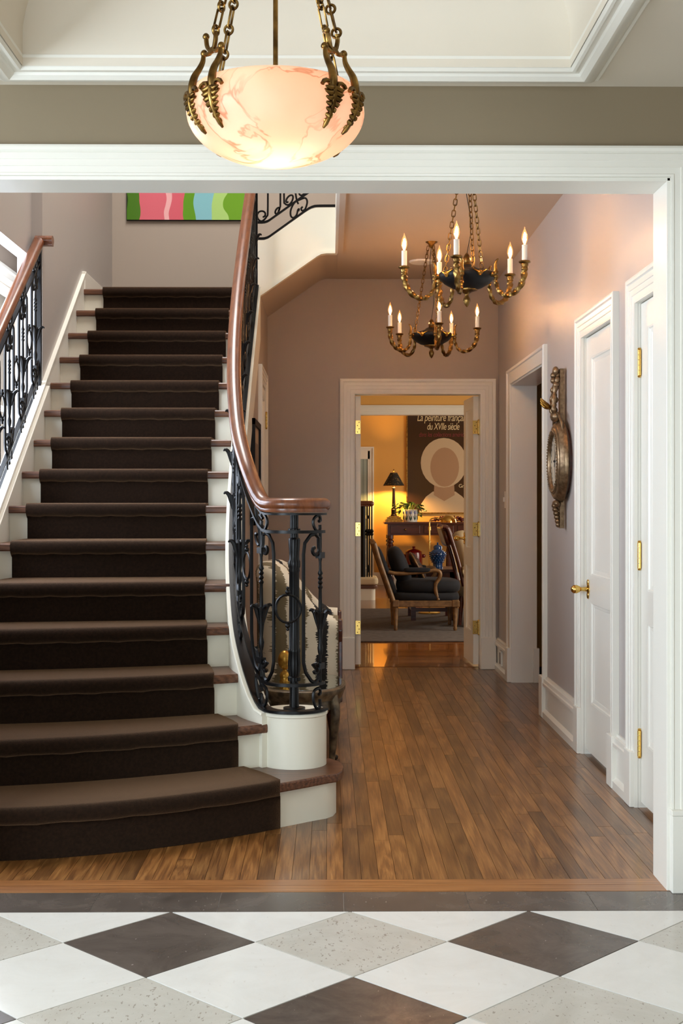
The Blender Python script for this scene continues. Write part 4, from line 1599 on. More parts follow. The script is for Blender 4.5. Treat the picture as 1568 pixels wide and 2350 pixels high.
MB().rings([[Vector((BX - .057, BY + .138 * math.cos(a), BZ + .148 * math.sin(a))) for a in [2 * PI * k / 40 for k in range(40)]], [Vector((BX - .056, BY, BZ))] * 40], caps=False).build('dial', mat('aged paper dial', srgb(226, 218, 200), .35, c2=srgb(196, 184, 160), scale=9, coat=.5), bar)
m = MB()
for k in range(24):
    a = 2 * PI * k / 24
    m.box(BX - .0590, BY - .001 + .118 * math.cos(a), BZ + .126 * math.sin(a) - .006, BX - .0575, BY + .001 + .118 * math.cos(a), BZ + .126 * math.sin(a) + .006)
m.tube([(BX - .060, BY - .05, BZ + .07), (BX - .060, BY + .02, BZ - .03)], .0014, 5).tube([(BX - .060, BY - .01, BZ - .09), (BX - .060, BY + .01, BZ + .09)], .0011, 5)
m.ell((BX - .061, BY, BZ), .007, 8, 6)
m.build('needle', M['inkdark'], bar)
MB().lathe([(0, -.016), (.18, -.016), (.18, 0), (0, 0)], 40, (BX, BY, BZ), 'x').build('back_board', M['mahog'], bar)
# crest: ribbon bow, torch and quiver with leaf spray
m = MB()
zc = BZ + .225
m.ell((BX - .055, BY, zc + .01), (.03, .05, .03), 10, 6)
for sg in (-1, 1):
    m.tube(smooth_path([(BX - .06, BY, zc), (BX - .07, BY + sg * .03, zc + .05), (BX - .065, BY + sg * .02, zc + .13), (BX - .05, BY + sg * .012, zc + .20), (BX - .045, BY, zc + .235)], 5), [.013 + .004 * math.sin(k * 1.7) for k in range(21)], 8)
    m.tube(smooth_path([(BX - .05, BY, zc + .02), (BX - .05, BY + sg * .06, zc + .02), (BX - .045, BY + sg * .11, zc - .02), (BX - .04, BY + sg * .13, zc - .07)], 4), [.014, .013, .012, .012, .011, .010, .010, .009, .009, .008, .007, .006, .004], 7)
for k in range(9):
    m.ell((BX - .062 + .006 * math.sin(k * 2.3), BY + .018 * math.sin(k * 1.9), zc + .02 + .026 * k), (.017, .02, .018), 8, 6)
m.ell((BX - .055, BY, zc + .25), (.018, .03, .026), 10, 6)
m.build('carved_crest', M['bronze'], bar, smooth=60)
m = MB()
for k in range(7):
    a = math.radians(-70 + 24 * k)
    m.tube(smooth_path([(BX - .075, BY + .01, zc + .055), (BX - .105, BY + .02 + .02 * math.sin(a), zc + .06 + .02 * math.cos(a)), (BX - .125 - .006 * math.cos(a), BY + .03 * math.sin(a) + .02, zc + .075 + .034 * math.cos(a))], 3), [.006, .009, .011, .011, .009, .006, .003], 6)
m.build('leaf_spray', M['gilt'], bar, smooth=60)
MB().box(BX - .036, BY - .025, zc - .02, BX - .012, BY + .025, zc + .262).build('crest_backing', M['bronze'], bar)
m = MB()
zc = BZ - .235
for k in range(6):
    m.ell((BX - .058 + .003 * k, BY, zc - .020 * k), (.020 - .0014 * k, .034 - .003 * k, .014), 8, 6)
m.ell((BX - .05, BY, zc + .01), (.024, .05, .022), 10, 6)
m.build('carved_drop', M['bronze'], bar, smooth=50)
MB().box(BX - .036, BY - .02, zc - .118, BX - .012, BY + .02, zc + .03).build('drop_backing', M['bronze'], bar)

# ------------------------------------------------------------------ striped tub chair behind the newel
tub = thing('tub_chair', (-.16, 6.78, 0), 'tub chair in black, olive and cream ikat stripes behind the newel', 'chair')
ya, yb = 6.47, 7.12
yc, hwid = (ya + yb) / 2, (yb - ya) / 2 - .065
path = [(.045, yc - hwid)] + [(lerp(.0, -.18, k / 4), yc - hwid) for k in range(5)]
path += [(-.18 - .15 * math.sin(PI * k / 14), yc - hwid * math.cos(PI * k / 14)) for k in range(1, 14)]
path += [(lerp(-.18, .0, k / 4), yc + hwid) for k in range(5)] + [(.045, yc + hwid)]
rings = []
for i, (x, y) in enumerate(path):
    a, b_ = path[max(i - 1, 0)], path[min(i + 1, len(path) - 1)]
    t = Vector((b_[0] - a[0], b_[1] - a[1], 0)).normalized()
    nn = Vector((-t.y, t.x, 0))          # towards the inside of the chair is -nn or nn
    k = min(1, max(0, (.02 - x) / .32))
    top = lerp(.665, .93, k * k * (3 - 2 * k))
    c = Vector((x, y, 0))
    ring = [(-.050, .27), (-.052, .50), (-.050, top - .115), (-.070, top - .085), (-.076, top - .05), (-.060, top - .012), (-.025, top), (.015, top - .004), (.045, top - .025), (.055, top - .06), (.048, top - .12), (.045, .42), (.045, .27)]
    rings.append([c + nn * q + Vector((0, 0, z)) for q, z in ring])
m = MB().rings(rings)
m.build('tub_back', M['ikat'], tub, smooth=50)
MB().cushion((-.145, yc, .44), (.18, hwid - .03, .075), 4, 10).build('seat_cushion', M['ikat'], tub, smooth=60)
MB().box(-.33, ya + .05, .25, .045, yb - .05, .38).build('seat_frame', M['ikat'], tub, bevel=.01)
for y in (yc - hwid, yc + hwid):
    MB().prism([(y - .062, .24), (y + .055, .24), (y + .055, .54), (y + .066, .60), (y + .04, .648), (y - .045, .648), (y - .074, .60), (y - .060, .54)], .046, .066, 'x').build('arm_facing', M['mahog'], tub, bevel=.005)
MB().box(-.34, ya + .03, .235, .066, yb - .03, .272).build('seat_rail', M['mahog'], tub, bevel=.006)
leg_p = [(.030, .245), (.034, .235), (.034, .220), (.020, .212), (.027, .204), (.028, .196), (.018, .188), (.031, .172), (.033, .160), (.028, .13), (.018, .07), (.020, .062), (.015, .058)]
for x, y in ((.02, ya + .075), (.02, yb - .075), (-.28, ya + .12), (-.28, yb - .12)):
    lg = MB().lathe(leg_p, 14, (x, y, 0)).build('leg', M['mahog'], tub, smooth=50)
    MB().lathe([(.015, .06), (.017, .055), (.016, .036), (.008, .03), (.006, .02)], 12, (x, y, 0)).lathe([(.0, -.006), (.015, -.006), (.015, .006), (0, .006)], 14, (x, y, .0155), 'y').build('caster', M['brass'], lg, smooth=50)

# ------------------------------------------------------------------ little mirrored table
tab = thing('side_table', (-.12, 6.03, 0), 'low silvered table with a mirrored oval top and cabriole legs', 'table')
TC = Vector((-.125, 6.03, 0))
RX, RY, TZ = .195, .30, .402
ov_ = lambda s, z: [Vector((TC.x + RX * s * math.copysign(abs(math.cos(a)) ** .8, math.cos(a)), TC.y + RY * s * math.copysign(abs(math.sin(a)) ** .8, math.sin(a)), z)) for a in [2 * PI * k / 40 for k in range(40)]]
m = MB().rings([ov_(.97, TZ - .05), ov_(1.0, TZ - .03), ov_(1.03, TZ - .018), ov_(1.03, TZ - .004), ov_(.99, TZ + .002), ov_(.95, TZ + .001)])
m.build('table_top', M['oldsilver'], tab, smooth=40)
MB().rings([ov_(.945, TZ - .001), ov_(.945, TZ + .004)]).build('mirror_top', M['mirror'], tab, smooth=40)
rings = []
apr = []
for k in range(40):
    a = 2 * PI * k / 40
    dz = .016 * math.cos(4 * a)
    apr.append([Vector((TC.x + RX * s * math.copysign(abs(math.cos(a)) ** .8, math.cos(a)), TC.y + RY * s * math.copysign(abs(math.sin(a)) ** .8, math.sin(a)), z)) for s, z in ((.93, TZ - .02), (.93, TZ - .07 + dz), (.95, TZ - .078 + dz), (.88, TZ - .078 + dz), (.88, TZ - .02))])
MB().rings(apr, closed=True).build('apron', M['oldsilver'], tab, smooth=40)
for sx in (-1, 1):
    for sy in (-1, 1):
        p0 = TC + Vector((sx * RX * .72, sy * RY * .66, 0))
        dd = Vector((sx * .55, sy * .8, 0)).normalized()
        P = smooth_path([p0 + Vector((0, 0, TZ - .03)), p0 + dd * .022 + Vector((0, 0, TZ - .10)), p0 + dd * .012 + Vector((0, 0, .20)), p0 - dd * .004 + Vector((0, 0, .09)), p0 + dd * .006 + Vector((0, 0, .03)), p0 + dd * .03 + Vector((0, 0, .010))], 5)
        MB().tube(P, [interp([0, .25, .7, .9, 1], [.024, .021, .012, .011, .014], i / (len(P) - 1)) for i in range(len(P))], 8).build('leg', M['oldsilver'], tab, smooth=60)
orn = thing('gilt_ornament', (-.205, 6.02, TZ + .004), 'small gilt egg-shaped ornament on the mirrored table', 'ornament')
GC = Vector((-.205, 6.02, TZ + .004))
MB().lathe([(.0, 0), (.026, 0), (.027, .006), (.022, .012), (.024, .022), (.026, .034), (.020, .044), (.012, .050), (.010, .056)], 14, GC, flute=1, fl=.1).build('pedestal', M['gilt'], orn, smooth=50)
MB().ell(GC + Vector((0, 0, .100)), (.034, .030, .046), 18, 12).build('egg', M['gilt'], orn, smooth=70)

# ------------------------------------------------------------------ study and den beyond the double doorway
YB, YD = 14.0, 19.2
b = MB().box(-2.0, Y_END + .13, -.06, 4.0, YD, 0)
struct(b.build('floor_study', M['oak_far']), 'glossy oak floor of the study beyond the doorway', 'floor')
b = MB().box(-2.0, Y_END + .13, 2.75, 4.0, YD, 2.85)
struct(b.build('ceiling_study', M['cream']), 'study ceiling', 'ceiling')
b = MB().box(-2.1, Y_END + .13, 0, -2.0, YD, 2.8)
struct(b.build('wall_study_left', M['ochre']), 'ochre study side wall', 'wall')
b = MB().box(3.0, Y_END + .13, 0, 3.1, 10.85, 2.8).box(3.0, 12.35, 0, 3.1, YB, 2.8).box(3.0, 10.85, 0, 3.1, 12.35, .7).box(3.0, 10.85, 2.3, 3.1, 12.35, 2.8)
b.box(4.0, YB, 0, 4.1, 15.95, 2.8).box(4.0, 17.65, 0, 4.1, YD, 2.8).box(4.0, 15.95, 0, 4.1, 17.65, .65).box(4.0, 15.95, 2.35, 4.1, 17.65, 2.8)  # openings added beside the study and den fills
struct(b.build('wall_study_right', M['ochre']), 'ochre study side wall with openings added for fill light', 'wall')
b = MB().box(-2.0, YD, 0, 4.1, YD + .1, 2.8)
struct(b.build('wall_study_back', M['ochre']), 'ochre back wall behind the poster', 'wall')
b = MB().box(-2.0, Y_END + .13, 0, EO[0] - .02, Y_END + .15, 2.75).box(EO[1] + .02, Y_END + .13, 0, 3.0, Y_END + .15, 2.75).box(EO[0] - .02, Y_END + .13, EH + .02, EO[1] + .02, Y_END + .15, 2.75)
struct(b.build('wall_study_front', M['ochre']), 'study side of the doorway wall', 'wall')
# second opening
b = MB().box(-2.0, YB, 0, -.5, YB + .15, 2.75).box(2.2, YB, 0, 3.0, YB + .15, 2.75).box(-.5, YB, 2.18, 2.2, YB + .15, 2.75)
struct(b.build('wall_study_divide', M['ochre']), 'ochre wall above the opening between study and den', 'wall')
t_ = casing(-.5, 2.2, 2.18, fluted(.09, .03), lambda u, z, d: Vector((u, YB - d, z)))
t_ = struct(t_.build('trim_7', M['white'], smooth=25), 'white casing across the opening behind the blue armchair', 'trim')
m = MB().box(-.5, YB - .002, 2.168, 2.2, YB + .152, 2.182).box(-.51, YB - .002, 0, -.498, YB + .152, 2.18).box(2.198, YB - .002, 0, 2.21, YB + .152, 2.18)
m.build('jamb_lining', M['white'], t_)
m = MB().box(-2.0, YD - .018, 0, 4.0, YD, .19)
struct(m.build('baseboard_back', M['white'], bevel=.004), 'white baseboard of the far ochre wall', 'baseboard')
m = MB().box(EO[1] + .13, Y_END + .15, 0, 3.0, Y_END + .165, .2).box(-2, Y_END + .15, 0, EO[0] - .13, Y_END + .165, .2)
struct(m.build('baseboard_study', M['white']), 'study baseboard beside the doorway', 'baseboard')
# curtained glass door in the far wall
dx0, dx1 = -.25, .60
t_ = casing(dx0, dx1, 1.98, [(0, 0), (0, .02), (.035, .022), (.04, .034), (.06, .034), (.06, 0)], lambda u, z, d: Vector((u, YD - d, z)))
t_ = struct(t_.build('trim_8', M['white'], smooth=25), 'white casing of the curtained glass door in the far wall', 'trim')
root = struct(empty('door_6', (.15, YD, 0)), 'curtained glass door far behind the stair posts', 'door')
m = MB()
for a in ((dx0, dx0 + .1, 0, 1.98), (dx1 - .03, dx1, 0, 1.98), (dx0, dx1, 1.86, 1.98), (dx0, dx1, 0, .3), (dx0, dx1, .98, 1.03)):
    m.box(a[0], YD - .016, a[2], a[1], YD - .001, a[3])
m.build('sash', M['white'], root)
MB().box(dx0 + .09, YD - .008, .28, dx1 - .025, YD - .002, 1.88).build('pane', M['glassy'], root)

# rug
rg = MB().box(-.6, 11.44, .0, 2.4, 14.9, .012)
tag(rg.build('rug', M['rug'], bevel=.004), 'flat grey rug under the blue armchair', 'rug')

# ------------------------------------------------------------------ stair foot at the far left
st2 = thing('far_staircase', (.35, 16.5, 0), 'carpeted bullnose stair foot with black iron posts in the den', 'staircase')
xs = W(862, 1377, 16.3).x
m = MB().prism([(-.6, 16.3)] + [(xs - .06 + .06 * math.sin(a), 16.36 - .06 * math.cos(a)) for a in [PI / 2 * k / 6 for k in range(7)]] + [(xs, 16.8), (-.6, 16.8)], 0, .145)
m.build('riser', M['ivory'], st2, smooth=40)
m = MB().prism([(-.6, 16.27)] + [(xs - .03 + .06 * math.sin(a), 16.33 - .06 * math.cos(a)) for a in [PI / 2 * k / 6 for k in range(7)]] + [(xs + .03, 16.8), (-.6, 16.8)], .145, .19)
m.build('tread', M['tread'], st2, bevel=.012)
m = MB().prism([(-.6, 16.26)] + [(xs - .03 + .065 * math.sin(a), 16.325 - .065 * math.cos(a)) for a in [PI / 2 * k / 6 for k in range(7)]] + [(xs + .035, 16.8), (-.6, 16.8)], .192, .282)
m.build('stair_carpet', M['creamcloth'], st2, bevel=.025)
for k in range(1, 4):
    MB().box(-.6, 16.5 + .3 * k, 0, xs - .08, 16.8 + .3 * k, .19 + .18 * k).build('step', M['ivory'], st2)
bal3 = thing('far_balustrade', (xs - .1, 16.5, .28), 'slim black iron posts under a brown handrail in the den', 'balustrade')
xr3 = W(857, 1160, 16.45).x
m = MB().sweep([Vector((-.3, 16.45, 1.205)), Vector((xr3 - .03, 16.45, 1.205))], [(a * 1.25, b_ * 1.25) for a, b_ in RAIL])
m.ell((xr3 - .03, 16.45, 1.207), (.04, .041, .037), 12, 8)
m.build('handrail', M['rail'], bal3, smooth=50)
for u, r in ((834, .030), (848, .009), (853.5, .009), (843, .011), (829, .010)):
    x = W(u, 1200, 16.45).x
    MB().lathe([(r, .28), (r, 1.18)], 8, (x, 16.45, 0)).build('post', M['iron'], bal3, smooth=50)
    if r < .012:
        MB().lathe([(r, .80), (.024, .82), (.014, .84), (.026, .86), (r, .89)], 8, (x, 16.45, 0)).build('knot', M['iron'], bal3, smooth=50)

# ------------------------------------------------------------------ console with lamp, plant, garland
con = thing('console_table', (1.6, 18.9, 0), 'dark mahogany console table with turned legs against the ochre wall', 'table')
cx0 = W(882, 1198, 18.6).x
ZC = EYE - 48 * 18.6 / FOC
MB().box(cx0, 18.55, ZC - .03, cx0 + 1.55, 19.05, ZC).build('table_top', M['mahog'], con, bevel=.006)
MB().box(cx0 + .05, 18.60, ZC - .19, cx0 + 1.50, 19.02, ZC - .03).build('apron', M['mahog'], con)
for k in range(3):
    x = cx0 + .09 + .48 * k
    dr = MB().box(x, 18.588, ZC - .165, x + .42, 18.60, ZC - .05).build('drawer', M['mahog'], con, bevel=.003)
    MB().ell((x + .21, 18.575, ZC - .107), .014, 10, 6).build('knob', M['abrass'], dr, smooth=60)
lp = [(.045, ZC - .19), (.045, ZC - .24), (.03, ZC - .25), (.05, ZC - .27), (.05, ZC - .29), (.032, ZC - .30), (.048, ZC - .33), (.034, ZC - .36), (.04, ZC - .40), (.046, .30), (.036, .24), (.028, .20), (.034, .16), (.050, .14), (.052, .06), (.040, .0)]
for x, y in ((cx0 + .09, 18.63), (cx0 + .93, 18.63), (cx0 + 1.45, 18.63), (cx0 + .09, 18.98), (cx0 + 1.45, 18.98)):
    MB().lathe(lp, 14, (x, y, 0)).build('leg', M['mahog'], con, smooth=50)

LX, LY = W(904, 1150, 18.8).x, 18.8
lamp = thing('table_lamp', (LX, LY, ZC), 'lit column table lamp with a dark patterned shade on the console', 'lamp')
m = MB()
for s, z0, z1 in ((.125, 0, .03), (.115, .03, .04), (.10, .04, .07), (.07, .07, .085)):
    m.box(LX - s, LY - s, ZC + z0, LX + s, LY + s, ZC + z1)
m.build('base', M['gilt'], lamp)
MB().lathe([(.045, .085), (.045, .10), (.036, .11), (.036, .17), (.044, .175), (.030, .185), (.027, .20), (.018, .47), (.028, .475), (.028, .49), (.012, .50), (.012, .53)], 16, (LX, LY, ZC)).build('column', mat('bronze column', srgb(52, 40, 26), .35, .5), lamp, smooth=40)
shade_m = mat('dark patterned paper shade', srgb(30, 28, 22), .7, c2=srgb(120, 96, 56), scale=40, lo=.52, hi=.66)
z0, z1 = ZC + .52, ZC + .71
m = MB().rings([[Vector((LX + r * math.cos(a), LY + r * math.sin(a), z)) for a in [2 * PI * k / 32 for k in range(32)]] for r, z in ((.155, z0), (.048, z1), (.045, z1), (.151, z0))], closed=True, caps=False)
m.build('shade', shade_m, lamp, smooth=40)
m = MB().tube([(LX + .153 * math.cos(a), LY + .153 * math.sin(a), z0) for a in [2 * PI * k / 32 for k in range(32)]], .004, 5, closed=True)
m.build('shade_trim', M['gilt'], lamp)
MB().lathe([(.004, ZC + .50), (.004, z1 + .015), (.012, z1 + .02), (.012, z1 + .03), (.006, z1 + .05), (0, z1 + .055)], 10, (LX, LY, 0)).build('finial', M['gilt'], lamp, smooth=40)
d = bpy.data.lights.new('table_lamp_bulb', 'POINT')
d.energy = 75
d.color = (1.0, 0.52, 0.13)
d.shadow_soft_size = .03
o = bpy.data.objects.new('table_lamp_bulb', d)
COL.objects.link(o)
o.location = (LX + .02, LY - .02, ZC + .585)

px = W(942, 1180, 18.75).x
pot = thing('potted_plant', (px, 18.75, ZC), 'trailing green plant in a white tulip-painted pot on the console', 'plant')
m = MB().lathe([(0, 0), (.10, 0), (.102, .008), (.102, .17), (.098, .178), (.090, .17), (.088, .15), (0, .15)], 24, (px, 18.75, ZC))
potb = m.build('pot', M['porcelain'], pot, smooth=40)
tm = mat('painted tulip leaf', srgb(50, 84, 60), .4)
bm_ = mat('painted tulip bud', srgb(120, 130, 180), .4)
for k in range(5):
    az = math.radians(-70 + 35 * k)
    m = MB()
    f = lambda r, z, t: Vector((px + r * math.sin(az + t), 18.75 - r * math.cos(az + t), ZC + z))
    for sg in (-1, 1):
        m.tube([f(.103, .02, 0), f(.104, .05, sg * .10), f(.103, .09, sg * .18)], [.003, .008, .002], 6, flat=.4)
    m.tube([f(.103, .02, 0), f(.103, .11, 0)], .0025, 5)
    m.build('tulip_leaf', tm, potb)
    MB().ell(f(.1, .135, 0), (.017, .012, .026), 8, 6).build('tulip_bud', bm_, potb)
random.seed(3)
m = MB()
lv = []
for k in range(16):
    a = random.uniform(0, 2 * PI)
    L = random.uniform(.10, .27)
    dz = random.uniform(-.10, .13)
    p0 = Vector((px + .04 * math.cos(a), 18.75 + .04 * math.sin(a), ZC + .16))
    p1 = p0 + Vector((math.cos(a) * L * .5, math.sin(a) * .5 * min(L, .15), .07 + .05 * random.random()))
    p2 = p0 + Vector((math.cos(a) * L, math.sin(a) * min(L, .15), dz))
    P = smooth_path([p0, p1, p2], 4)
    m.tube(P, .003, 5)
    for q in (3, 5, 7, 8):
        lv.append((P[min(q, len(P) - 1)], a + random.uniform(-.9, .9), random.uniform(-.7, .4)))
m.build('stem', M['leaf'], pot)
lm = MB().rings([[Vector((x, w_, .01 * math.sin(x * 30))), Vector((x, 0, -.006)), Vector((x, -w_, .01 * math.sin(x * 30)))] for x, w_ in ((0, .003), (.02, .017), (.045, .021), (.07, .012), (.09, .001))], closed_ring=False, caps=False).mesh('leaf', M['leaf'], smooth=60)
for p, a, tl in lv[:48]:
    o = bpy.data.objects.new('leaf', lm)
    COL.objects.link(o)
    o.location = p
    o.rotation_euler = (random.uniform(-.5, .5), tl * -1 + .2, a)
    adopt(o, pot)

gx = W(1030, 1190, 18.8).x
gar = thing('berry_garland', (gx, 18.8, ZC), 'dark red berry garland lying on the console under the poster', 'garland')
bmesh_ = MB().ell((0, 0, 0), .018, 8, 6).mesh('berry', mat('dark red berry', srgb(84, 14, 14), .3), smooth=60)
for k in range(44):
    o = bpy.data.objects.new('berry', bmesh_)
    COL.objects.link(o)
    t = random.uniform(-1, 1)
    o.location = (gx + .24 * t, 18.8 + random.uniform(-.05, .05), ZC + .018 + random.uniform(0, .075) * (1 - t * t * .7))
    o.scale = [random.uniform(.7, 1.2)] * 3
    adopt(o, gar)
MB().tube(smooth_path([(gx - .26, 18.8, ZC + .012), (gx - .1, 18.83, ZC + .03), (gx + .1, 18.78, ZC + .03), (gx + .26, 18.8, ZC + .012)], 4), .008, 6).build('twig', M['mahog'], gar)

# ------------------------------------------------------------------ poster
pxa, pzb = W(935, 1177, 19.15).x, W(935, 1177, 19.15).z
pos = thing('poster', (pxa + .6, 19.2, pzb), 'tall framed dark exhibition poster with a pale bust and French lettering', 'poster')
PWD, PHT, yp = 1.2, 1.6, 19.18
MB().box(pxa, yp, pzb, pxa + PWD, 19.2, pzb + PHT).build('sheet', M['paper'], pos)
m = MB()
for a in ((pxa - .012, pxa + .006, pzb - .012, pzb + PHT + .012), (pxa + PWD - .006, pxa + PWD + .012, pzb - .012, pzb + PHT + .012)):
    m.box(a[0], yp - .012, a[2], a[1], 19.2, a[3])
m.box(pxa, yp - .012, pzb - .012, pxa + PWD, 19.2, pzb + .006).box(pxa, yp - .012, pzb + PHT - .006, pxa + PWD, 19.2, pzb + PHT + .012)
m.build('frame', M['gilt'], pos)


def flat_shape(name, pts, depth, mt):
    MB().prism([(x, z) for x, z in pts], yp - depth, yp + .002, 'y').build(name, mt, pos)


def pp(u, v):
    q = W(u, v, yp)
    return (q.x, q.z)


def blob(u, v, ru, rv, n=28, sq=1.0):
    return [pp(u + ru * math.copysign(abs(math.cos(a)) ** sq, math.cos(a)), v + rv * math.copysign(abs(math.sin(a)) ** sq, math.sin(a))) for a in [2 * PI * k / n for k in range(n)]]


flat_shape('printed_shoulders', [pp(963, 1176), pp(966, 1158), pp(978, 1140), pp(994, 1128), pp(1046, 1128), pp(1062, 1140), pp(1076, 1158), pp(1080, 1176)], .002, M['face'])
flat_shape('printed_neck', [pp(996, 1136), pp(998, 1095), pp(1042, 1095), pp(1044, 1136), pp(1020, 1150)], .003, M['face2'])
flat_shape('printed_head', blob(1019, 1062, 53, 57), .004, M['face'])
flat_shape('printed_oval', blob(1021, 1072, 33, 45), .005, M['face2'])


def text(s, u, v, size, mt, shear=.22, align='LEFT', w=1.0):
    c = bpy.data.curves.new('lettering', 'FONT')
    c.body = s
    c.size = size
    c.shear = shear
    c.extrude = .0005
    c.align_x = align
    c.space_character = .92
    c.materials.append(mt)
    o = bpy.data.objects.new('lettering', c)
    COL.objects.link(o)
    q = W(u, v, yp)
    o.location = (q.x, yp - .003, q.z)
    o.rotation_euler = (PI / 2, 0, 0)
    o.scale = (w, 1, 1)
    bpy.context.view_layer.update()
    me = bpy.data.meshes.new_from_object(o)
    o2 = bpy.data.objects.new('lettering', me)
    o2.matrix_basis = o.matrix_basis.copy()
    bpy.data.objects.remove(o)
    COL.objects.link(o2)
    o2.name = 'lettering'
    adopt(o2, pos)


text('La peinture française', 957, 966, .155, M['inkcream'], w=.66)
text('du XVIIe siècle', 980, 986, .145, M['inkcream'], w=.60)
text('dans les collections américaines', 961, 1002, .095, M['inkred'], w=.72)
text('Grand Palais', 1053, 1119, .075, M['inkcream'], shear=0)

# ------------------------------------------------------------------ red crock under the console
cx = W(950, 1280, 18.75).x
cr = thing('ceramic_crock', (cx, 18.75, 0), 'oxblood lidded crock with side lugs under the console', 'crock')
zt = EYE - 118 * 18.75 / FOC
MB().lathe([(0, 0), (.105, 0), (.115, .02), (.125, zt * .6), (.128, zt - .05), (.118, zt), (.105, zt + .004), (0, zt + .004)], 24, (cx, 18.75, 0)).build('body', M['redpot'], cr, smooth=40)
MB().lathe([(.118, 0), (.122, .01), (.10, .03), (.05, .05), (.02, .056), (.016, .066), (.026, .076), (.018, .088), (0, .09)], 24, (cx, 18.75, zt)).build('lid', M['redpot'], cr, smooth=50)
for sg in (-1, 1):
    MB().ell((cx + sg * .142, 18.75, zt - .05), (.032, .03, .028), 10, 6).build('lug', M['redpot'], cr, smooth=60)

# ------------------------------------------------------------------ low table with the blue jar, brass floor lamp
lt = thing('low_table', (1.2, 13.7, 0), 'small dark low table carrying the blue jar', 'table')
x0, x1 = W(941, 1400, 13.6).x, W(1040, 1400, 13.6).x
zt = EYE - 154 * 13.6 / FOC
MB().box(x0 - .02, 13.36, zt - .03, x1 + .02, 14.0, zt).build('table_top', M['mahog'], lt, bevel=.004)
MB().box(x0, 13.40, zt - .16, x1, 13.97, zt - .03).build('apron', M['mahog'], lt)
for x in (x0, x1 - .05):
    for y in (13.4, 13.92):
        MB().box(x, y, .012, x + .05, y + .05, zt - .03).build('leg', M['mahog'], lt)
MB().box(x0, 13.42, .10, x1, 13.44, .14).box(x0 + .01, 13.42, .10, x0 + .035, 13.95, .14).build('stretcher', M['mahog'], lt)
jx = W(1005, 1300, 13.62).x
jar = thing('ginger_jar', (jx, 13.62, zt), 'blue glazed lidded ginger jar with a carved body on the low table', 'jar')
k_ = .262 / .30
jp = [(0, 0), (.052, 0), (.055, .01), (.050, .03), (.052, .06), (.070, .11), (.084, .155), (.082, .185), (.062, .212), (.044, .222), (.042, .232)]
MB().lathe([(r, z * k_) for r, z in jp], 28, (jx, 13.62, zt), flute=0).build('body', M['bluejar'], jar, smooth=60)
m = MB()
for j in range(6):
    for k in range(14):
        a = 2 * PI * k / 14 + .2 * j
        z = (.075 + .022 * j)
        r = interp([q[1] for q in jp], [q[0] for q in jp], z)
        m.ell((jx + r * math.cos(a), 13.62 + r * math.sin(a), zt + z * k_), (.011, .011, .008), 6, 4)
m.build('carved_scales', M['bluejar'], jar, smooth=60)
MB().lathe([(r, z * k_) for r, z in [(.042, .230), (.047, .234), (.046, .258), (.034, .272), (.012, .280), (.007, .286), (.011, .296), (.006, .306), (0, .31)]], 24, (jx, 13.62, zt)).build('lid', M['bluejar'], jar, smooth=50)

fx, fy = W(986, 1300, 14.25).x, 14.25
fl_ = thing('floor_lamp', (fx, fy, .012), 'brass pharmacy floor lamp with a domed shade', 'lamp')
zz = lambda v: EYE + (HOR - v) * fy / FOC
MB().lathe([(0, .012), (.12, .012), (.12, .024), (.10, .036), (.02, .05), (.012, .06)], 28, (fx, fy, 0)).build('base', M['brass'], fl_, smooth=40)
MB().lathe([(.010, .05), (.010, zz(1246)), (.016, zz(1246)), (.016, zz(1242)), (.009, zz(1241)), (.009, zz(1217)), (.015, zz(1217)), (.015, zz(1209)), (.008, zz(1208)), (.008, zz(1200))], 14, (fx, fy, 0)).build('pole', M['brass'], fl_, smooth=40)
P = smooth_path([(fx, fy, zz(1201)), (fx + .005, fy, zz(1195)), (fx + .03, fy, zz(1190)), (fx + .075, fy, zz(1189.5)), (fx + .16, fy, zz(1190))], 5)
MB().tube(P, .007, 8).ell((fx + .09, fy, zz(1190)), .016, 10, 6).build('arm', M['brass'], fl_, smooth=50)
sxx = W(1030, 1190, fy).x
m = MB()
rings = []
for k in range(9):
    a = PI / 2 * k / 8
    rings.append([Vector((sxx + .088 * math.cos(a) * math.cos(t), fy + .088 * math.cos(a) * math.sin(t), zz(1199) + .085 * math.sin(a) + .0)) for t in [2 * PI * j / 24 for j in range(24)]])
m.rings(rings, caps=False)
m.build('shade', M['brass'], fl_, smooth=70)

# ------------------------------------------------------------------ navy armchair
AX, AY = W(858, 1380, 12.45).x, 12.32
ac = thing('armchair', (AX + .45, AY + .3, .012), 'navy blue armchair with a carved gilt wood frame, seen from the side', 'chair')
AW = .62
P_ = lambda x, y, z: (AX + x, AY + y, z + .012)


def bar_(pts, r, name, mt=None, flat=None):
    return MB().tube(smooth_path([P_(*p) for p in pts], 4), r, 8, flat=flat).build(name, mt or M['giltwood'], ac, smooth=50)


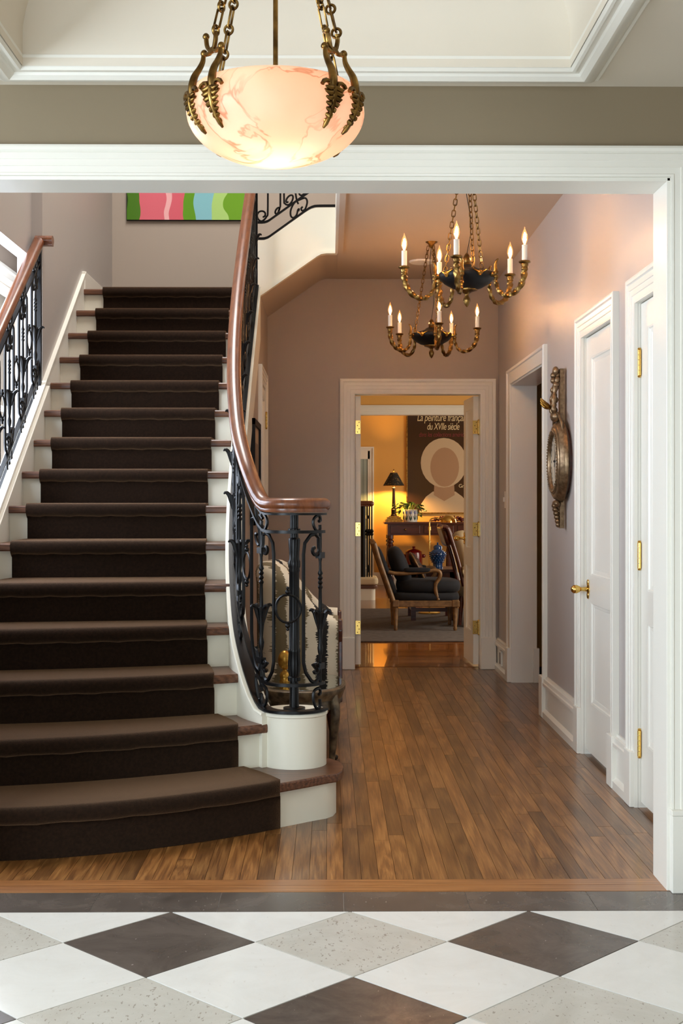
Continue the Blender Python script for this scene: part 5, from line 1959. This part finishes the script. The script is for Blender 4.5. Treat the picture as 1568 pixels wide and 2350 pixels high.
for y in (.03, AW - .03):
    bar_([(.0, y, .825), (.05, y, .66), (.12, y, .46), (.185, y, .27)], .024, 'back_post')
    m = MB().lathe([(.026, .26), (.028, .235), (.022, .225), (.026, .20), (.016, .03), (.020, .02), (.014, 0)], 12, P_(.205, y, 0))
    m.build('leg', M['giltwood'], ac, smooth=50)
    m = MB().lathe([(.026, .26), (.028, .235), (.022, .225), (.026, .20), (.016, .03), (.020, .02), (.014, 0)], 12, P_(.77, y, 0))
    m.build('leg', M['giltwood'], ac, smooth=50)
    MB().box(*P_(.18, y - .025, .225), *P_(.81, y + .025, .285)).build('seat_rail', M['giltwood'], ac, bevel=.006)
    for x in (.205, .77):
        MB().box(*P_(x - .03, y - .031, .225), *P_(x + .03, y + .031, .29)).build('corner_block', M['giltwood'], ac, bevel=.005)
    bar_([(.135, y, .555), (.22, y, .54), (.34, y, .545), (.48, y, .558), (.58, y, .57), (.625, y, .55), (.622, y, .50), (.585, y, .44), (.588, y, .36), (.61, y, .29)], .019, 'arm')
    MB().cushion(P_(.41, y, .575), (.13, .030, .024), 3.5, 8).build('arm_pad', M['navy'], ac, smooth=60)
MB().box(*P_(.76, .0, .225), *P_(.81, AW, .285)).build('front_rail', M['giltwood'], ac, bevel=.006)
bar_([(.0, .03, .825), (-.012, AW / 2, .845), (.0, AW - .03, .825)], .022, 'crest_rail')
R_ = Matrix.Rotation(math.radians(-21), 3, 'Y')
MB().cushion(P_(.12, AW / 2, .55), (.035, AW / 2 - .05, .25), 5, 8, R_).build('back_panel', M['navy'], ac, smooth=60)
MB().cushion(P_(.255, AW / 2, .60), (.085, AW / 2 - .06, .20), 2.6, 10, R_).build('back_cushion', M['navy'], ac, smooth=60)
MB().cushion(P_(.50, AW / 2, .315), (.325, AW / 2 - .01, .045), 6, 8).build('seat_deck', M['navy'], ac, smooth=60)
MB().cushion(P_(.53, AW / 2, .415), (.31, AW / 2 - .02, .072), 4, 10).build('seat_cushion', M['navy'], ac, smooth=60)
tp = thing('throw_pillow', (AX + .42, AY + .4, .5), 'small dark tasselled gold-edged pillow on the navy armchair', 'pillow')
R2 = Matrix.Rotation(math.radians(-28), 3, 'Y')
MB().cushion(P_(.435, AW / 2 + .08, .59), (.045, .17, .15), 2.4, 10, R2).build('cover', mat('dark brocade', srgb(36, 22, 18), .8, c2=srgb(96, 60, 30), scale=24, lo=.5, hi=.7), tp, smooth=60)
pts = []
for k in range(24):
    a = 2 * PI * k / 24
    f = lambda q: math.copysign(abs(q) ** .8, q)
    v = R2 @ Vector((0, .17 * f(math.cos(a)), .15 * f(math.sin(a))))
    pts.append(Vector(P_(.435, AW / 2 + .08, .59)) + v)
MB().tube(pts, .010, 6, closed=True).build('gold_cord', M['giltwood'], tp, smooth=60)

# ------------------------------------------------------------------ cream lounge chair half hidden by the open leaf
GX, GY = W(1012, 1205, 13.0).x, 12.68
lc = thing('lounge_chair', (GX + .5, GY + .3, .012), 'cream upholstered lounge chair with a dark wooden back, partly behind the door leaf', 'chair')
Q_ = lambda x, y, z: (GX + x, GY + y, z + .012)
for y in (.0, .62):
    MB().tube(smooth_path([Q_(-.01, y, .98), Q_(.04, y, .96), Q_(.09, y, .82), Q_(.15, y, .62), Q_(.20, y, .40)], 4), .022, 8).build('back_post', M['mahog'], lc, smooth=50)
    MB().tube([Q_(.16, y + .02, .02), Q_(.18, y + .02, .30)], [.016, .026], 8).build('leg', M['mahog'], lc, smooth=50)
    MB().tube([Q_(.80, y + .02, .02), Q_(.80, y + .02, .30)], [.016, .026], 8).build('leg', M['mahog'], lc, smooth=50)
MB().cushion(Q_(.03, .31, .88), (.03, .31, .10), 5, 8, Matrix.Rotation(math.radians(-18), 3, 'Y')).build('back_panel', M['mahog'], lc, smooth=60)
MB().cushion(Q_(.24, .31, .72), (.10, .29, .22), 2.8, 10, Matrix.Rotation(math.radians(-16), 3, 'Y')).build('back_cushion', M['creamcloth'], lc, smooth=60)
MB().cushion(Q_(.52, .31, .33), (.36, .32, .13), 4, 10).build('seat', M['creamcloth'], lc, smooth=60)
m = MB().lathe([(.0, -.05), (.052, -.048), (.058, -.03), (.058, .06), (0, .06)], 20, Q_(.235, -.02, .545), 'y')
m.build('rolled_arm', M['creamcloth'], lc, smooth=50)
MB().cushion(Q_(.50, -.01, .30), (.31, .05, .26), 4, 10).build('arm_side', M['creamcloth'], lc, smooth=60)
